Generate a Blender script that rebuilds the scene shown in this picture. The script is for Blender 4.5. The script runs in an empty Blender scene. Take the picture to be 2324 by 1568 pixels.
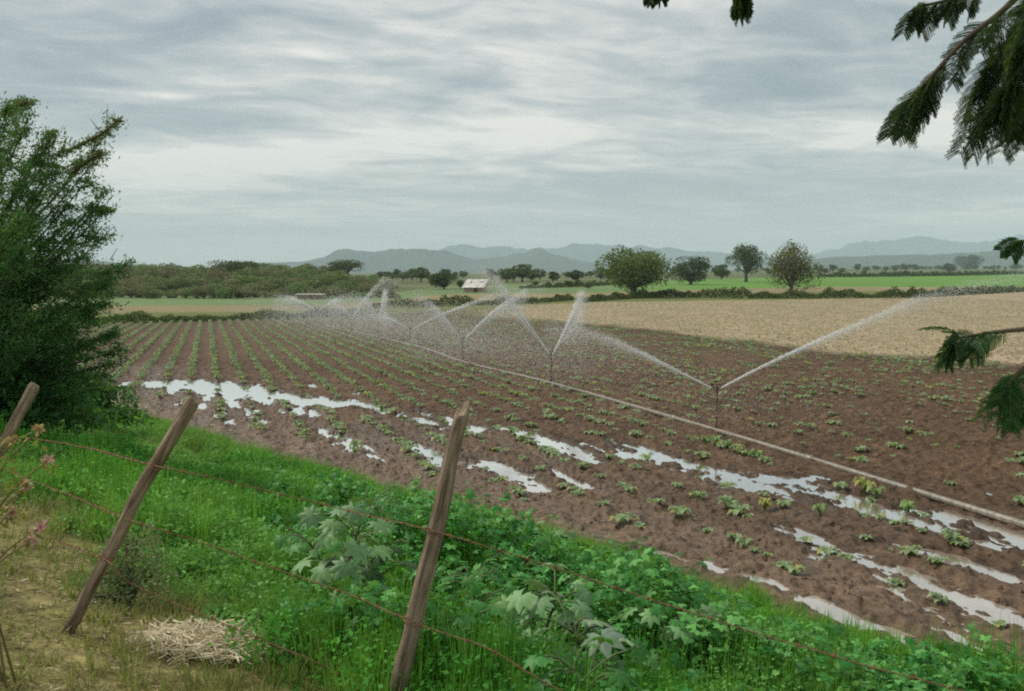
import bpy, math, random
import numpy as np
from mathutils import Vector

random.seed(7)
RNG = np.random.default_rng(11)
sc = bpy.context.scene
C = sc.collection

# ---------------------------------------------------------------- camera
PX_F, PX_CX, PX_CY, HORIZON = 2065.0, 1161.5, 784.0, 605.0
PITCH = math.atan((PX_CY - HORIZON) / PX_F)
CAM_Z = 3.5
cam_d = bpy.data.cameras.new('camera')
cam = bpy.data.objects.new('camera', cam_d)
C.objects.link(cam)
cam.location = (0, 0, CAM_Z)
cam.rotation_euler = (math.pi / 2 - PITCH, 0, 0)
cam_d.sensor_width = 36.0
cam_d.lens = 36.0 * PX_F / 2323.0
cam_d.clip_start = 0.05
cam_d.clip_end = 40000
sc.camera = cam

# ---------------------------------------------------------------- render / view
sc.view_settings.view_transform = 'Standard'
sc.view_settings.look = 'None'
sc.view_settings.gamma = 1
sc.view_settings.exposure = 1.1
sc.render.engine = 'CYCLES'
sc.cycles.use_denoising = False
sc.cycles.filter_width = 2.0
sc.cycles.max_bounces = 6
sc.cycles.diffuse_bounces = 4
sc.cycles.glossy_bounces = 2
sc.cycles.transmission_bounces = 3
sc.cycles.volume_bounces = 1
sc.cycles.transparent_max_bounces = 6

# ---------------------------------------------------------------- node helper
def nn(nt, typ, ins=None, **props):
    n = nt.nodes.new(typ)
    for k, v in props.items():
        setattr(n, k, v)
    for k, v in (ins or {}).items():
        s = n.inputs[k]
        if isinstance(v, bpy.types.NodeSocket):
            nt.links.new(v, s)
        else:
            s.default_value = v
    return n

def mth(nt, op, a, b=0.0, c=None):
    n = nn(nt, 'ShaderNodeMath', {0: a, 1: b}, operation=op)
    if c is not None:
        if isinstance(c, bpy.types.NodeSocket): nt.links.new(c, n.inputs[2])
        else: n.inputs[2].default_value = c
    return n.outputs[0]

def ramp(nt, fac, stops):
    n = nn(nt, 'ShaderNodeValToRGB', {0: fac})
    e = n.color_ramp.elements
    while len(e) < len(stops): e.new(0.5)
    for el, (p, c) in zip(e, stops):
        el.position = p; el.color = (*c, 1)
    return n.outputs[0]

def mixc(nt, fac, a, b, mode='MIX'):
    n = nt.nodes.new('ShaderNodeMix'); n.data_type = 'RGBA'; n.blend_type = mode
    for s, v in ((n.inputs[0], fac), (n.inputs[6], a), (n.inputs[7], b)):
        if isinstance(v, bpy.types.NodeSocket): nt.links.new(v, s)
        else: s.default_value = v if not isinstance(v, tuple) else (*v[:3], 1)
    return n.outputs[2]

# ---------------------------------------------------------------- world: cloudy sky
SUN_EL, SUN_AZ = math.radians(48), math.radians(-55)      # azimuth measured from +Y towards +X
w = bpy.data.worlds.new('World'); sc.world = w; w.use_nodes = True
nt = w.node_tree; nt.nodes.clear()
sky = nn(nt, 'ShaderNodeTexSky', sky_type='NISHITA', sun_disc=False, sun_elevation=SUN_EL, sun_rotation=SUN_AZ)
tc = nn(nt, 'ShaderNodeTexCoord')
sp = nn(nt, 'ShaderNodeSeparateXYZ', {0: tc.outputs['Generated']})
X_, Y_, Z_ = sp.outputs
zc = mth(nt, 'MAXIMUM', Z_, 0.0)
den = mth(nt, 'ADD', zc, 0.085)
u_ = mth(nt, 'DIVIDE', X_, den); v_ = mth(nt, 'DIVIDE', Y_, den)
uv = nn(nt, 'ShaderNodeCombineXYZ', {0: mth(nt, 'MULTIPLY', u_, 0.72), 1: mth(nt, 'ADD', v_, mth(nt, 'MULTIPLY', u_, -0.16)), 2: 0.0}).outputs[0]
n1 = nn(nt, 'ShaderNodeTexNoise', {'Vector': uv, 'Scale': 0.55, 'Detail': 4.0, 'Roughness': 0.5, 'Distortion': 0.3}).outputs[0]
n2 = nn(nt, 'ShaderNodeTexNoise', {'Vector': uv, 'Scale': 2.3, 'Detail': 5.0, 'Roughness': 0.55, 'Distortion': 0.8}).outputs[0]
az = mth(nt, 'ARCTAN2', X_, Y_); el = mth(nt, 'ARCSINE', Z_)
def px_azel(x, y):
    a = math.atan((x - PX_CX) / PX_F)
    e = math.atan((PX_CY - y) / PX_F * math.cos(a)) - PITCH
    return a, e
n3 = nn(nt, 'ShaderNodeTexNoise', {'Vector': uv, 'Scale': 5.5, 'Detail': 6.0, 'Roughness': 0.6, 'Distortion': .4}).outputs[0]
acc = mth(nt, 'ADD', mth(nt, 'ADD', mth(nt, 'MULTIPLY', n1, 0.85), mth(nt, 'MULTIPLY', n2, 0.62)), mth(nt, 'MULTIPLY', mth(nt, 'SUBTRACT', n3, 0.5), 0.30))
# cloud banks: (x, y, half width, half height, tilt, strength)
BANKS = [(750, 330, 560, 46, -.07, .20), (1230, 290, 260, 40, 0, .17), (420, 395, 300, 50, -.05, .14),
         (2020, 295, 260, 52, -.05, .33), (640, 108, 110, 24, 0, .10), (330, 196, 130, 24, 0, .10), (2150, 495, 260, 18, 0, .10),
         (500, 565, 500, 34, 0, .16), (1250, 530, 420, 26, 0, .08), (200, 120, 420, 90, -.1, -.10), (330, 285, 330, 38, -.05, -.16),
         (1640, 400, 460, 50, -.12, -.15), (1250, 420, 500, 34, -.03, -.10), (2150, 420, 420, 36, -.05, -.13), (1300, 60, 300, 40, 0, -.06),
         (1100, 120, 420, 40, 0, .05), (1900, 150, 500, 60, 0, -.05)]
for (bx, by, bw, bh, tilt, st) in BANKS:
    a0, e0 = px_azel(bx, by)
    da = mth(nt, 'SUBTRACT', az, a0)
    de = mth(nt, 'ADD', mth(nt, 'SUBTRACT', el, e0), mth(nt, 'MULTIPLY', da, tilt))
    q = mth(nt, 'ADD', mth(nt, 'POWER', mth(nt, 'ABSOLUTE', mth(nt, 'DIVIDE', da, bw / PX_F)), 2.0), mth(nt, 'POWER', mth(nt, 'ABSOLUTE', mth(nt, 'DIVIDE', de, bh / PX_F)), 2.0))
    g = mth(nt, 'EXPONENT', mth(nt, 'MULTIPLY', q, -1.0))
    acc = mth(nt, 'ADD', acc, mth(nt, 'MULTIPLY', g, st * 1.05))
cl = ramp(nt, acc, [(0.48, (.112, .142, .160)), (0.62, (.160, .190, .204)), (0.75, (.255, .268, .264)), (0.92, (.44, .425, .39))])
# thin warm light low over the horizon
hz = mth(nt, 'EXPONENT', mth(nt, 'MULTIPLY', mth(nt, 'MAXIMUM', el, 0.0), -13.0))
cl = mixc(nt, mth(nt, 'MULTIPLY', hz, 0.8), cl, (.43, .415, .375))
skyc = mixc(nt, 1.0, sky.outputs[0], (0.1, 0.1, 0.1), 'MULTIPLY')
col = mixc(nt, 0.95, skyc, cl)
bg = nn(nt, 'ShaderNodeBackground', {'Color': col, 'Strength': 1.0})
nn(nt, 'ShaderNodeOutputWorld', {'Surface': bg.outputs[0]})

# ---------------------------------------------------------------- sun behind thin cloud
sd = bpy.data.lights.new('sun', 'SUN'); sd.energy = 1.5; sd.angle = math.radians(12); sd.color = (1.0, .92, .78)
so = bpy.data.objects.new('sun', sd); C.objects.link(so)
dv = Vector((math.sin(SUN_AZ) * math.cos(SUN_EL), math.cos(SUN_AZ) * math.cos(SUN_EL), math.sin(SUN_EL)))
so.rotation_euler = dv.to_track_quat('Z', 'Y').to_euler(); so.location = (0, 0, 60)

# ================================================================= helpers
def tag(o, label=None, cat=None, group=None, kind=None):
    if label: o['label'] = label
    if cat: o['category'] = cat
    if group: o['group'] = group
    if kind: o['kind'] = kind
    return o

def empty(name, loc=(0, 0, 0)):
    o = bpy.data.objects.new(name, None); C.objects.link(o); o.location = loc; o.empty_display_size = 0.2
    return o

def copy_tree(o, parent=None):
    c = o.copy(); C.objects.link(c)
    if parent: c.parent = parent
    for ch in list(o.children): copy_tree(ch, c)
    return c

class MB:
    """collects vertices, polygons and a base colour per vertex"""
    def __init__(s): s.v, s.f4, s.f3, s.c, s.n, s.m4, s.m3 = [], [], [], [], 0, [], []
    def add(s, V, F, col=(.5, .5, .5), mi=0):
        V = np.asarray(V, np.float32).reshape(-1, 3); F = np.asarray(F, np.int64)
        s.v.append(V)
        col = np.asarray(col, np.float32)
        s.c.append(np.broadcast_to(col, (len(V), 3)).copy())
        (s.f4 if F.shape[1] == 4 else s.f3).append(F + s.n)
        (s.m4 if F.shape[1] == 4 else s.m3).append(np.full(len(F), mi, np.int32))
        s.n += len(V)
        return s
    def mesh(s, name, mats, smooth=False):
        V = np.concatenate(s.v); Cc = np.concatenate(s.c)
        f4 = np.concatenate(s.f4) if s.f4 else np.zeros((0, 4), np.int64)
        f3 = np.concatenate(s.f3) if s.f3 else np.zeros((0, 3), np.int64)
        mi = np.concatenate((s.m4 or [np.zeros(0, np.int32)]) + (s.m3 or [np.zeros(0, np.int32)]))
        me = bpy.data.meshes.new(name)
        me.vertices.add(len(V)); me.vertices.foreach_set('co', V.ravel())
        nl = f4.size + f3.size
        me.loops.add(nl); me.loops.foreach_set('vertex_index', np.concatenate([f4.ravel(), f3.ravel()]).astype(np.int32))
        npoly = len(f4) + len(f3)
        tot = np.concatenate([np.full(len(f4), 4), np.full(len(f3), 3)]).astype(np.int32)
        st = np.concatenate([[0], np.cumsum(tot)[:-1]]).astype(np.int32)
        me.polygons.add(npoly); me.polygons.foreach_set('loop_start', st); me.polygons.foreach_set('loop_total', tot)
        me.polygons.foreach_set('material_index', mi.astype(np.int32))
        me.polygons.foreach_set('use_smooth', np.full(npoly, smooth))
        a = me.color_attributes.new('tint', 'FLOAT_COLOR', 'POINT')
        a.data.foreach_set('color', np.concatenate([Cc, np.ones((len(V), 1), np.float32)], 1).astype(np.float32).ravel())
        me.update(calc_edges=True)
        for m in (mats if isinstance(mats, (list, tuple)) else [mats]): me.materials.append(m)
        return me
    def build(s, name, mats, parent=None, smooth=False, loc=None):
        o = bpy.data.objects.new(name, s.mesh(name, mats, smooth)); C.objects.link(o)
        if parent: o.parent = parent
        if loc is not None: o.location = loc
        return o

def norm(v, ax=-1): return v / np.maximum(np.linalg.norm(v, axis=ax, keepdims=True), 1e-9)

def smooth_path(P, n):
    P = np.asarray(P, float); t = np.linspace(0, len(P) - 1, n); out = []
    for x in t:
        i = min(int(x), len(P) - 2); f = x - i
        p0, p1, p2, p3 = P[max(i - 1, 0)], P[i], P[i + 1], P[min(i + 2, len(P) - 1)]
        out.append(.5 * (2 * p1 + (p2 - p0) * f + (2 * p0 - 5 * p1 + 4 * p2 - p3) * f * f + (3 * p1 - p0 - 3 * p2 + p3) * f ** 3))
    return np.array(out)

def tube(P, R, k=6, caps=True):
    P = np.asarray(P, float); n = len(P); R = np.broadcast_to(np.asarray(R, float), (n,)) if np.ndim(R) < 2 else np.asarray(R)
    T = norm(np.gradient(P, axis=0)); up = np.array([0, 0, 1.]) if abs(T[0][2]) < .9 else np.array([1., 0, 0])
    A = norm(np.cross(T, up)); B = np.cross(T, A)
    th = np.arange(k) * 2 * math.pi / k
    rr = R[:, None] if R.ndim == 1 else R
    V = P[:, None] + (A[:, None] * np.cos(th)[None, :, None] + B[:, None] * np.sin(th)[None, :, None]) * rr[..., None]
    i = np.arange(n - 1)[:, None]; j = np.arange(k)[None]
    F = np.stack([i * k + j, i * k + (j + 1) % k, (i + 1) * k + (j + 1) % k, (i + 1) * k + j], -1).reshape(-1, 4)
    V = V.reshape(-1, 3)
    return V, F
def add_tube(mb, P, R, k=6, col=(.5, .5, .5), mi=0, caps=True):
    V, F = tube(P, R, k); mb.add(V, F, col, mi)
    if caps:
        n = len(V)
        for e, c in ((V[:k], np.mean(V[:k], 0)), (V[-k:], np.mean(V[-k:], 0))):
            mb.add(np.vstack([e, c]), [[j, (j + 1) % k, k] for j in range(k)], col, mi)

def add_box(mb, c, d, rz=0, col=(.5, .5, .5), mi=0):
    s = np.array([[x, y, z] for x in (-1, 1) for y in (-1, 1) for z in (-1, 1)], float) * np.array(d) / 2
    cr, sr = math.cos(rz), math.sin(rz)
    s[:, :2] = s[:, :2] @ np.array([[cr, sr], [-sr, cr]])
    mb.add(s + np.array(c), [[0, 1, 3, 2], [4, 6, 7, 5], [0, 4, 5, 1], [2, 3, 7, 6], [0, 2, 6, 4], [1, 5, 7, 3]], col, mi)

# noise -------------------------------------------------------------
def _h(ix, iy, s):
    n = (ix.astype(np.int64) * 374761393 + iy.astype(np.int64) * 668265263 + s * 1274126177) & 0xffffffff
    n = ((n ^ (n >> 13)) * 1274126177) & 0xffffffff
    return ((n ^ (n >> 16)) & 0xffff) / 65535.0
def vn(x, y, s=0):
    x = np.asarray(x, float); y = np.asarray(y, float)
    ix, iy = np.floor(x), np.floor(y); fx, fy = x - ix, y - iy
    fx = fx * fx * (3 - 2 * fx); fy = fy * fy * (3 - 2 * fy)
    a, b, c, d = _h(ix, iy, s), _h(ix + 1, iy, s), _h(ix, iy + 1, s), _h(ix + 1, iy + 1, s)
    return a + (b - a) * fx + (c - a) * fy + (a - b - c + d) * fx * fy
def fbm(x, y, o=3, s=0):
    t = 0; a = .5; k = 0
    for i in range(o):
        t = t + a * vn(x * 2 ** i, y * 2 ** i, s + i * 17); k += a; a *= .5
    return t / k

# geometry of the view ---------------------------------------------
CP, SP = math.cos(PITCH), math.sin(PITCH)
def ray(x, y):
    a, b = (x - PX_CX), (PX_CY - y)
    return np.array([a, PX_F * CP + b * SP, -PX_F * SP + b * CP])
def at(x, y, Y):
    """the point at distance Y (metres north) seen at photo position x, y"""
    r = ray(x, y); return np.array([0, 0, CAM_Z]) + r / r[1] * Y
KS = -ray(PX_CX, 655)[2] / ray(PX_CX, 655)[1]
def y_to_Y(y, z=-2.2):
    r = ray(PX_CX, y); return (z - CAM_Z) / (r[2] / r[1])
def S(X, Y): return .755 * X + .656 * Y
def sstep(x, a, b):
    t = np.clip((x - a) / (b - a), 0, 1); return t * t * (3 - 2 * t)
HP = [(-60, 2.05), (-2, 1.95), (0, 1.9), (1.3, 1.66), (2.3, 1.48), (4, 1.08), (6, .55), (7.6, .16), (8.6, .0), (9.5, 0)]
def zbase(X, Y):
    X = np.asarray(X, float); Y = np.asarray(Y, float)
    zf = -KS * np.clip(Y, 0, 1e9)
    e = 0.35
    zf = -2.2 + np.where(zf + 2.2 > e, zf + 2.2, np.where(zf + 2.2 < -e, 0, (zf + 2.2 + e) ** 2 / (4 * e)))
    h = np.interp(S(X, Y), [p[0] for p in HP], [p[1] for p in HP])
    left = X / np.maximum(Y, 1)
    dip = .0064 * np.clip(Y - 350, 0, 1e9) * (1 - sstep(left, .12, .34)) * (Y > 0)
    hill = sstep(Y, 185, 330) * sstep(-left, .145, .24) * 3.2 * (1 - .6 * sstep(Y, 420, 800)) + sstep(Y, 215, 290) * sstep(-left, .30, .34) * 0
    return zf + h + hill - dip
def hit(x, y, h=0.0):
    """where the line of sight through x, y comes within h of the ground"""
    r = ray(x, y); r = r / r[1]
    t = np.geomspace(1.5, 3000, 6000)
    P = np.array([0, 0, CAM_Z])[None] + r[None] * t[:, None]
    g = P[:, 2] - zbase(P[:, 0], P[:, 1]) - h
    i = int(np.argmax(g < 0))
    if g[i] >= 0: i = int(np.argmin(np.abs(t - 1500)))
    return P[i]

# rows --------------------------------------------------------------
TH = math.atan((PX_CX - 471) / PX_F); ROW = .92
_p = hit(480, 760); U0 = _p[0] * math.cos(TH) + _p[1] * math.sin(TH)
def UV(X, Y): return X * math.cos(TH) + Y * math.sin(TH), -X * math.sin(TH) + Y * math.cos(TH)
def UVinv(u, v): return u * math.cos(TH) - v * math.sin(TH), u * math.sin(TH) + v * math.cos(TH)

# zones beyond the field, as distances along each bearing -----------
ZX = np.array([-400, 0, 700, 900, 1000, 1350, 1850, 2310, 2800])
ZB = np.array([[742, 738, 722, 712, 703, 686, 679, 663, 655],
               [716, 712, 706, 700, 690, 674, 663, 656, 650],
               [698, 696, 692, 682, 668, 664, 651, 651, 646],
               [676, 674, 670, 662, 652, 640, 627, 622, 618]])
ZA = (ZX - PX_CX) / PX_F
ZY = np.array([[y_to_Y(y) for y in r] for r in ZB])
def bandY(i, X, Y): return np.interp(X / np.maximum(Y, .1), ZA, ZY[i])
# wet / dry limit of the soil
WD = [(700, 716), (1000, 714), (1370, 738), (1500, 752), (1650, 772), (1900, 802), (2310, 828), (2700, 850)]
WDP = [hit(x, y) for x, y in WD]
WDA = np.array([p[0] / p[1] for p in WDP]); WDY = np.array([p[1] for p in WDP])

# puddles: polyline in photo coordinates + half width in metres ------
PUD = {
 'a': ([(340, 868), (400, 872), (480, 880), (560, 893), (640, 905), (730, 914), (800, 922)], [.9, 1.6, 1.6, 1.3, 1.2, 1.0, .5]),
 'b': ([(835, 915), (920, 950), (1000, 958), (1060, 982)], [.22, .30, .5, .4]),
 'c': ([(940, 930), (1050, 968), (1200, 985), (1290, 1020), (1365, 1048)], [.25, .35, .5, .62, .35]),
 'd': ([(1390, 1005), (1470, 1035), (1600, 1072), (1700, 1100), (1800, 1098), (1900, 1135), (2000, 1165), (2150, 1180), (2330, 1238), (2500, 1290)], [.3, .55, .6, .75, .8, .6, .55, .6, .5, .4]),
 'e': ([(1040, 1050), (1110, 1062), (1170, 1080), (1225, 1110)], [.35, .55, .55, .25]),
 'f': ([(925, 1010), (975, 1030), (1010, 1060)], [.25, .4, .2]),
 'g': ([(1690, 1175), (1780, 1205), (1880, 1255), (1990, 1290), (2100, 1345), (2230, 1400), (2400, 1470)], [.12, .22, .34, .36, .42, .46, .4]),
 'h': ([(2010, 1240), (2120, 1255), (2260, 1300), (2400, 1340)], [.14, .2, .22, .2]),
 'i': ([(740, 975), (800, 1015), (850, 1050)], [.25, .3, .25]),
 'j': ([(1240, 1060), (1330, 1110)], [.12, .15]),
 'k': ([(1500, 1255), (1620, 1290), (1760, 1330)], [.12, .16, .15]),
 'm': ([(1850, 1365), (2000, 1420), (2200, 1470)], [.2, .3, .25]),
}
_r = random.Random(91); _BIG = [np.array([hit(x, y)[:2] for x, y in pts]) for pts, wd in PUD.values()]
for _i in range(90):
    _s = _r.uniform(9.8, 16.5) if _i % 3 else _r.uniform(9.5, 12); _y = _r.uniform(10, 34); _x = (_s - .656 * _y) / .755
    if any(np.min(np.hypot(np.interp(np.linspace(0, 1, 30), np.linspace(0, 1, len(q)), q[:, 0]) - _x, np.interp(np.linspace(0, 1, 30), np.linspace(0, 1, len(q)), q[:, 1]) - _y)) < 1.9 for q in _BIG): continue
    _v = np.array([_x, _y, float(zbase(_x, _y)) - CAM_Z]); _dz = _v[1] * CP - _v[2] * SP; _px = (PX_CX + PX_F * _v[0] / _dz, PX_CY - PX_F * (_v[1] * SP + _v[2] * CP) / _dz)
    _L = _r.uniform(.5, 1.8); _v2 = _v + np.array([-math.sin(TH) * _L, math.cos(TH) * _L, -KS * _L * math.cos(TH)]); _dz = _v2[1] * CP - _v2[2] * SP
    PUD['small%d' % _i] = ([_px, (PX_CX + PX_F * _v2[0] / _dz, PX_CY - PX_F * (_v2[1] * SP + _v2[2] * CP) / _dz)], [_r.uniform(.08, .2), _r.uniform(.08, .2)])
PW = {k: (np.array([hit(x, y)[:2] for x, y in pts]), np.array(wd)) for k, (pts, wd) in PUD.items()}
def pud_mask(X, Y):
    m = np.zeros(np.shape(X))
    for key, (P, wd) in PW.items():
        dk = 1.7 if key == 'a' else .8 if key in 'ghm' else 1.0
        for i in range(len(P) - 1):
            a, b = P[i], P[i + 1]; ab = b - a; L = ab @ ab
            t = np.clip(((X - a[0]) * ab[0] + (Y - a[1]) * ab[1]) / L, 0, 1)
            d = np.hypot(X - a[0] - t * ab[0], Y - a[1] - t * ab[1]) / (wd[i] + (wd[i + 1] - wd[i]) * t)
            m = np.maximum(m, dk * (1 - sstep(d, .35, 1.25)))
    return m
def in_field(X, Y):
    return sstep(S(X, Y), 8.3, 9.1) * (1 - sstep(Y / bandY(0, X, Y), .99, 1.02)) * (Y > 0)
def zdet(X, Y):
    z = zbase(X, Y)
    f = in_field(X, Y)
    u, v = UV(X, Y)
    wv = .10 * (fbm(v / 6, u / 3, 2, 5) - .5)
    ridge = .036 * np.cos(2 * math.pi * ((u - U0 + wv) / ROW))
    cl = fbm(u * 4.6, v * 2.2, 3, 3); cl2 = fbm(u * 13, v * 8, 2, 9)
    c = (np.abs(cl - .5) * 2) ** .7
    det = .16 * (cl - .5) + .10 * (cl2 - .5) + .03 * (fbm(X / 2.5, Y / 2.5, 2, 8) - .5)
    pm = pud_mask(X, Y) if np.any(f > 0) else 0
    det = det + np.minimum(pm, 1) * (.13 * (fbm(u * 4.5, v * .9, 3, 14) - .5) + .17 * (fbm(u * 8, v * 3.6, 3, 12) - .5))
    amp = 1 - .55 * sstep(Y, 45, 90)
    zf = .045 + ridge + det * amp - .080 * pm
    fl = .012 - .3 * pm; zf = np.where(zf < fl, fl + .12 * (zf - fl), zf)
    b = .05 * (fbm(X * 1.3, Y * 1.3, 3, 21) - .5) * (1 - f) * (np.hypot(X, Y) < 120)
    return z + f * zf + b, f, pm

# ================================================================= materials
def mat(name): 
    m = bpy.data.materials.new(name); m.use_nodes = True; m.node_tree.nodes.clear(); return m, m.node_tree
def out(nt, sh, disp=None):
    o = nn(nt, 'ShaderNodeOutputMaterial', {'Surface': sh})
def tinted(name, rough=.6, noise=8.0, amt=.35, bump=0.0, trans=0.0, spec=.5, metal=0.0):
    m, nt = mat(name)
    at_ = nn(nt, 'ShaderNodeAttribute', attribute_name='tint')
    tc = nn(nt, 'ShaderNodeTexCoord')
    no = nn(nt, 'ShaderNodeTexNoise', {'Vector': tc.outputs['Object'], 'Scale': noise, 'Detail': 4.0, 'Roughness': .6})
    k = nn(nt, 'ShaderNodeMapRange', {0: no.outputs[0], 1: .25, 2: .75, 3: 1 - amt, 4: 1 + amt})
    cm = nn(nt, 'ShaderNodeVectorMath', {0: at_.outputs['Color'], 1: nn(nt, 'ShaderNodeCombineXYZ', {0: k.outputs[0], 1: k.outputs[0], 2: k.outputs[0]}).outputs[0]}, operation='MULTIPLY')
    p = nn(nt, 'ShaderNodeBsdfPrincipled', {'Base Color': cm.outputs[0], 'Roughness': rough, 'Metallic': metal, 'Specular IOR Level': spec})
    if bump:
        bn = nn(nt, 'ShaderNodeBump', {'Height': no.outputs[0], 'Strength': bump, 'Distance': .02}); nt.links.new(bn.outputs[0], p.inputs['Normal'])
    sh = p.outputs[0]
    if trans:
        tr = nn(nt, 'ShaderNodeBsdfTranslucent', {'Color': mixc(nt, .5, cm.outputs[0], (.20, .34, .04))})
        sh = nn(nt, 'ShaderNodeMixShader', {0: trans, 1: p.outputs[0], 2: tr.outputs[0]}).outputs[0]
    out(nt, sh); return m

M_LEAF = tinted('leaf_green', .6, 3.0, .2, trans=.34, spec=.25)
M_LEAF_FAR = tinted('leaf_far', .75, .4, .25, trans=.15, spec=.2)
M_BIGLEAF = tinted('castor_leaf', .5, 14.0, .22, trans=.30, spec=.25)
M_BARK = tinted('bark', .85, 9.0, .35, bump=.5)
M_WATERDROP = tinted('spray_water', .3, 3, .02, trans=.0, spec=.5)
M_PAINT = tinted('rough_surface', .8, 4.0, .15)
M_STRAW = tinted('straw', .6, 20.0, .15, trans=.1)

def soil_material():
    m, nt = mat('soil_and_grass_ground')
    at_ = nn(nt, 'ShaderNodeAttribute', attribute_name='tint'); wt = nn(nt, 'ShaderNodeAttribute', attribute_name='wet')
    tc = nn(nt, 'ShaderNodeTexCoord')
    a = nn(nt, 'ShaderNodeTexNoise', {'Vector': tc.outputs['Object'], 'Scale': 6.0, 'Detail': 8.0, 'Roughness': .75})
    b = nn(nt, 'ShaderNodeTexNoise', {'Vector': tc.outputs['Object'], 'Scale': .7, 'Detail': 5.0, 'Roughness': .6})
    k1 = nn(nt, 'ShaderNodeMapRange', {0: a.outputs[0], 1: .36, 2: .64, 3: .42, 4: 1.5}).outputs[0]
    k2 = nn(nt, 'ShaderNodeMapRange', {0: b.outputs[0], 1: .3, 2: .7, 3: .86, 4: 1.14}).outputs[0]
    k = mth(nt, 'MULTIPLY', k1, k2)
    cm = nn(nt, 'ShaderNodeVectorMath', {0: at_.outputs['Color'], 1: nn(nt, 'ShaderNodeCombineXYZ', {0: k, 1: k, 2: k}).outputs[0]}, operation='MULTIPLY')
    ro = nn(nt, 'ShaderNodeMapRange', {0: wt.outputs['Fac'], 1: 0, 2: 1, 3: .95, 4: .33}).outputs[0]
    bn = nn(nt, 'ShaderNodeBump', {'Height': a.outputs[0], 'Strength': .6, 'Distance': .05})
    p = nn(nt, 'ShaderNodeBsdfPrincipled', {'Base Color': cm.outputs[0], 'Roughness': ro, 'Normal': bn.outputs[0], 'Specular IOR Level': .15})
    out(nt, p.outputs[0]); return m
M_SOIL = soil_material()

def puddle_material():
    m, nt = mat('muddy_water')
    tc = nn(nt, 'ShaderNodeTexCoord')
    a = nn(nt, 'ShaderNodeTexNoise', {'Vector': tc.outputs['Object'], 'Scale': 1.2, 'Detail': 3.0})
    c = ramp(nt, a.outputs[0], [(.35, (.36, .29, .23)), (.65, (.46, .40, .33))])
    wv = nn(nt, 'ShaderNodeTexNoise', {'Vector': tc.outputs['Object'], 'Scale': 9.0, 'Detail': 2.0})
    bn = nn(nt, 'ShaderNodeBump', {'Height': wv.outputs[0], 'Strength': .05, 'Distance': .02})
    p = nn(nt, 'ShaderNodeBsdfPrincipled', {'Base Color': c, 'Roughness': .3, 'Normal': bn.outputs[0]})
    g = nn(nt, 'ShaderNodeBsdfGlossy', {'Color': (.96, .97, .97, 1), 'Roughness': .10, 'Normal': bn.outputs[0]})
    lw = nn(nt, 'ShaderNodeFresnel', {'IOR': 1.5})
    k = nn(nt, 'ShaderNodeMapRange', {0: lw.outputs[0], 1: .03, 2: .40, 3: .05, 4: .95})
    out(nt, nn(nt, 'ShaderNodeMixShader', {0: k.outputs[0], 1: p.outputs[0], 2: g.outputs[0]}).outputs[0]); return m
M_PUD = puddle_material()

def wood_material():
    m, nt = mat('weathered_post_wood')
    tc = nn(nt, 'ShaderNodeTexCoord')
    mp = nn(nt, 'ShaderNodeMapping', {'Vector': tc.outputs['Object'], 'Scale': (26, 26, 2.2)})
    a = nn(nt, 'ShaderNodeTexNoise', {'Vector': mp.outputs[0], 'Scale': 1.0, 'Detail': 7.0, 'Roughness': .65, 'Distortion': .6})
    b = nn(nt, 'ShaderNodeTexNoise', {'Vector': tc.outputs['Object'], 'Scale': 5.0, 'Detail': 4.0})
    c = ramp(nt, a.outputs[0], [(.38, (.025, .018, .013)), (.46, (.15, .115, .085)), (.56, (.31, .25, .185)), (.68, (.52, .44, .34))])
    c2 = ramp(nt, b.outputs[0], [(.35, (.10, .062, .04)), (.6, (.34, .25, .17))])
    cc = mixc(nt, .4, c, c2)
    bn = nn(nt, 'ShaderNodeBump', {'Height': a.outputs[0], 'Strength': .9, 'Distance': .012})
    p = nn(nt, 'ShaderNodeBsdfPrincipled', {'Base Color': cc, 'Roughness': .8, 'Normal': bn.outputs[0], 'Specular IOR Level': .15})
    out(nt, p.outputs[0]); return m
M_WOOD = wood_material()

def metal_material(name, c, rough, metal, noise=12):
    m, nt = mat(name)
    tc = nn(nt, 'ShaderNodeTexCoord')
    a = nn(nt, 'ShaderNodeTexNoise', {'Vector': tc.outputs['Object'], 'Scale': noise, 'Detail': 5.0})
    cc = ramp(nt, a.outputs[0], [(.3, tuple(x * .55 for x in c)), (.7, tuple(min(1, x * 1.25) for x in c))])
    p = nn(nt, 'ShaderNodeBsdfPrincipled', {'Base Color': cc, 'Roughness': rough, 'Metallic': metal})
    out(nt, p.outputs[0]); return m
M_PIPE = metal_material('dull_aluminium', (.235, .212, .175), .5, .2)
M_STEEL = metal_material('dark_steel', (.10, .085, .075), .5, .3)
M_RUST = metal_material('rusty_wire', (.27, .14, .075), .75, .1, 30)
M_ROOF = metal_material('pale_sheet_roof', (.62, .61, .58), .6, .0, 1.0)
M_MOUNT = tinted('mountain_slopes', .95, .002, .2, spec=0)

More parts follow.
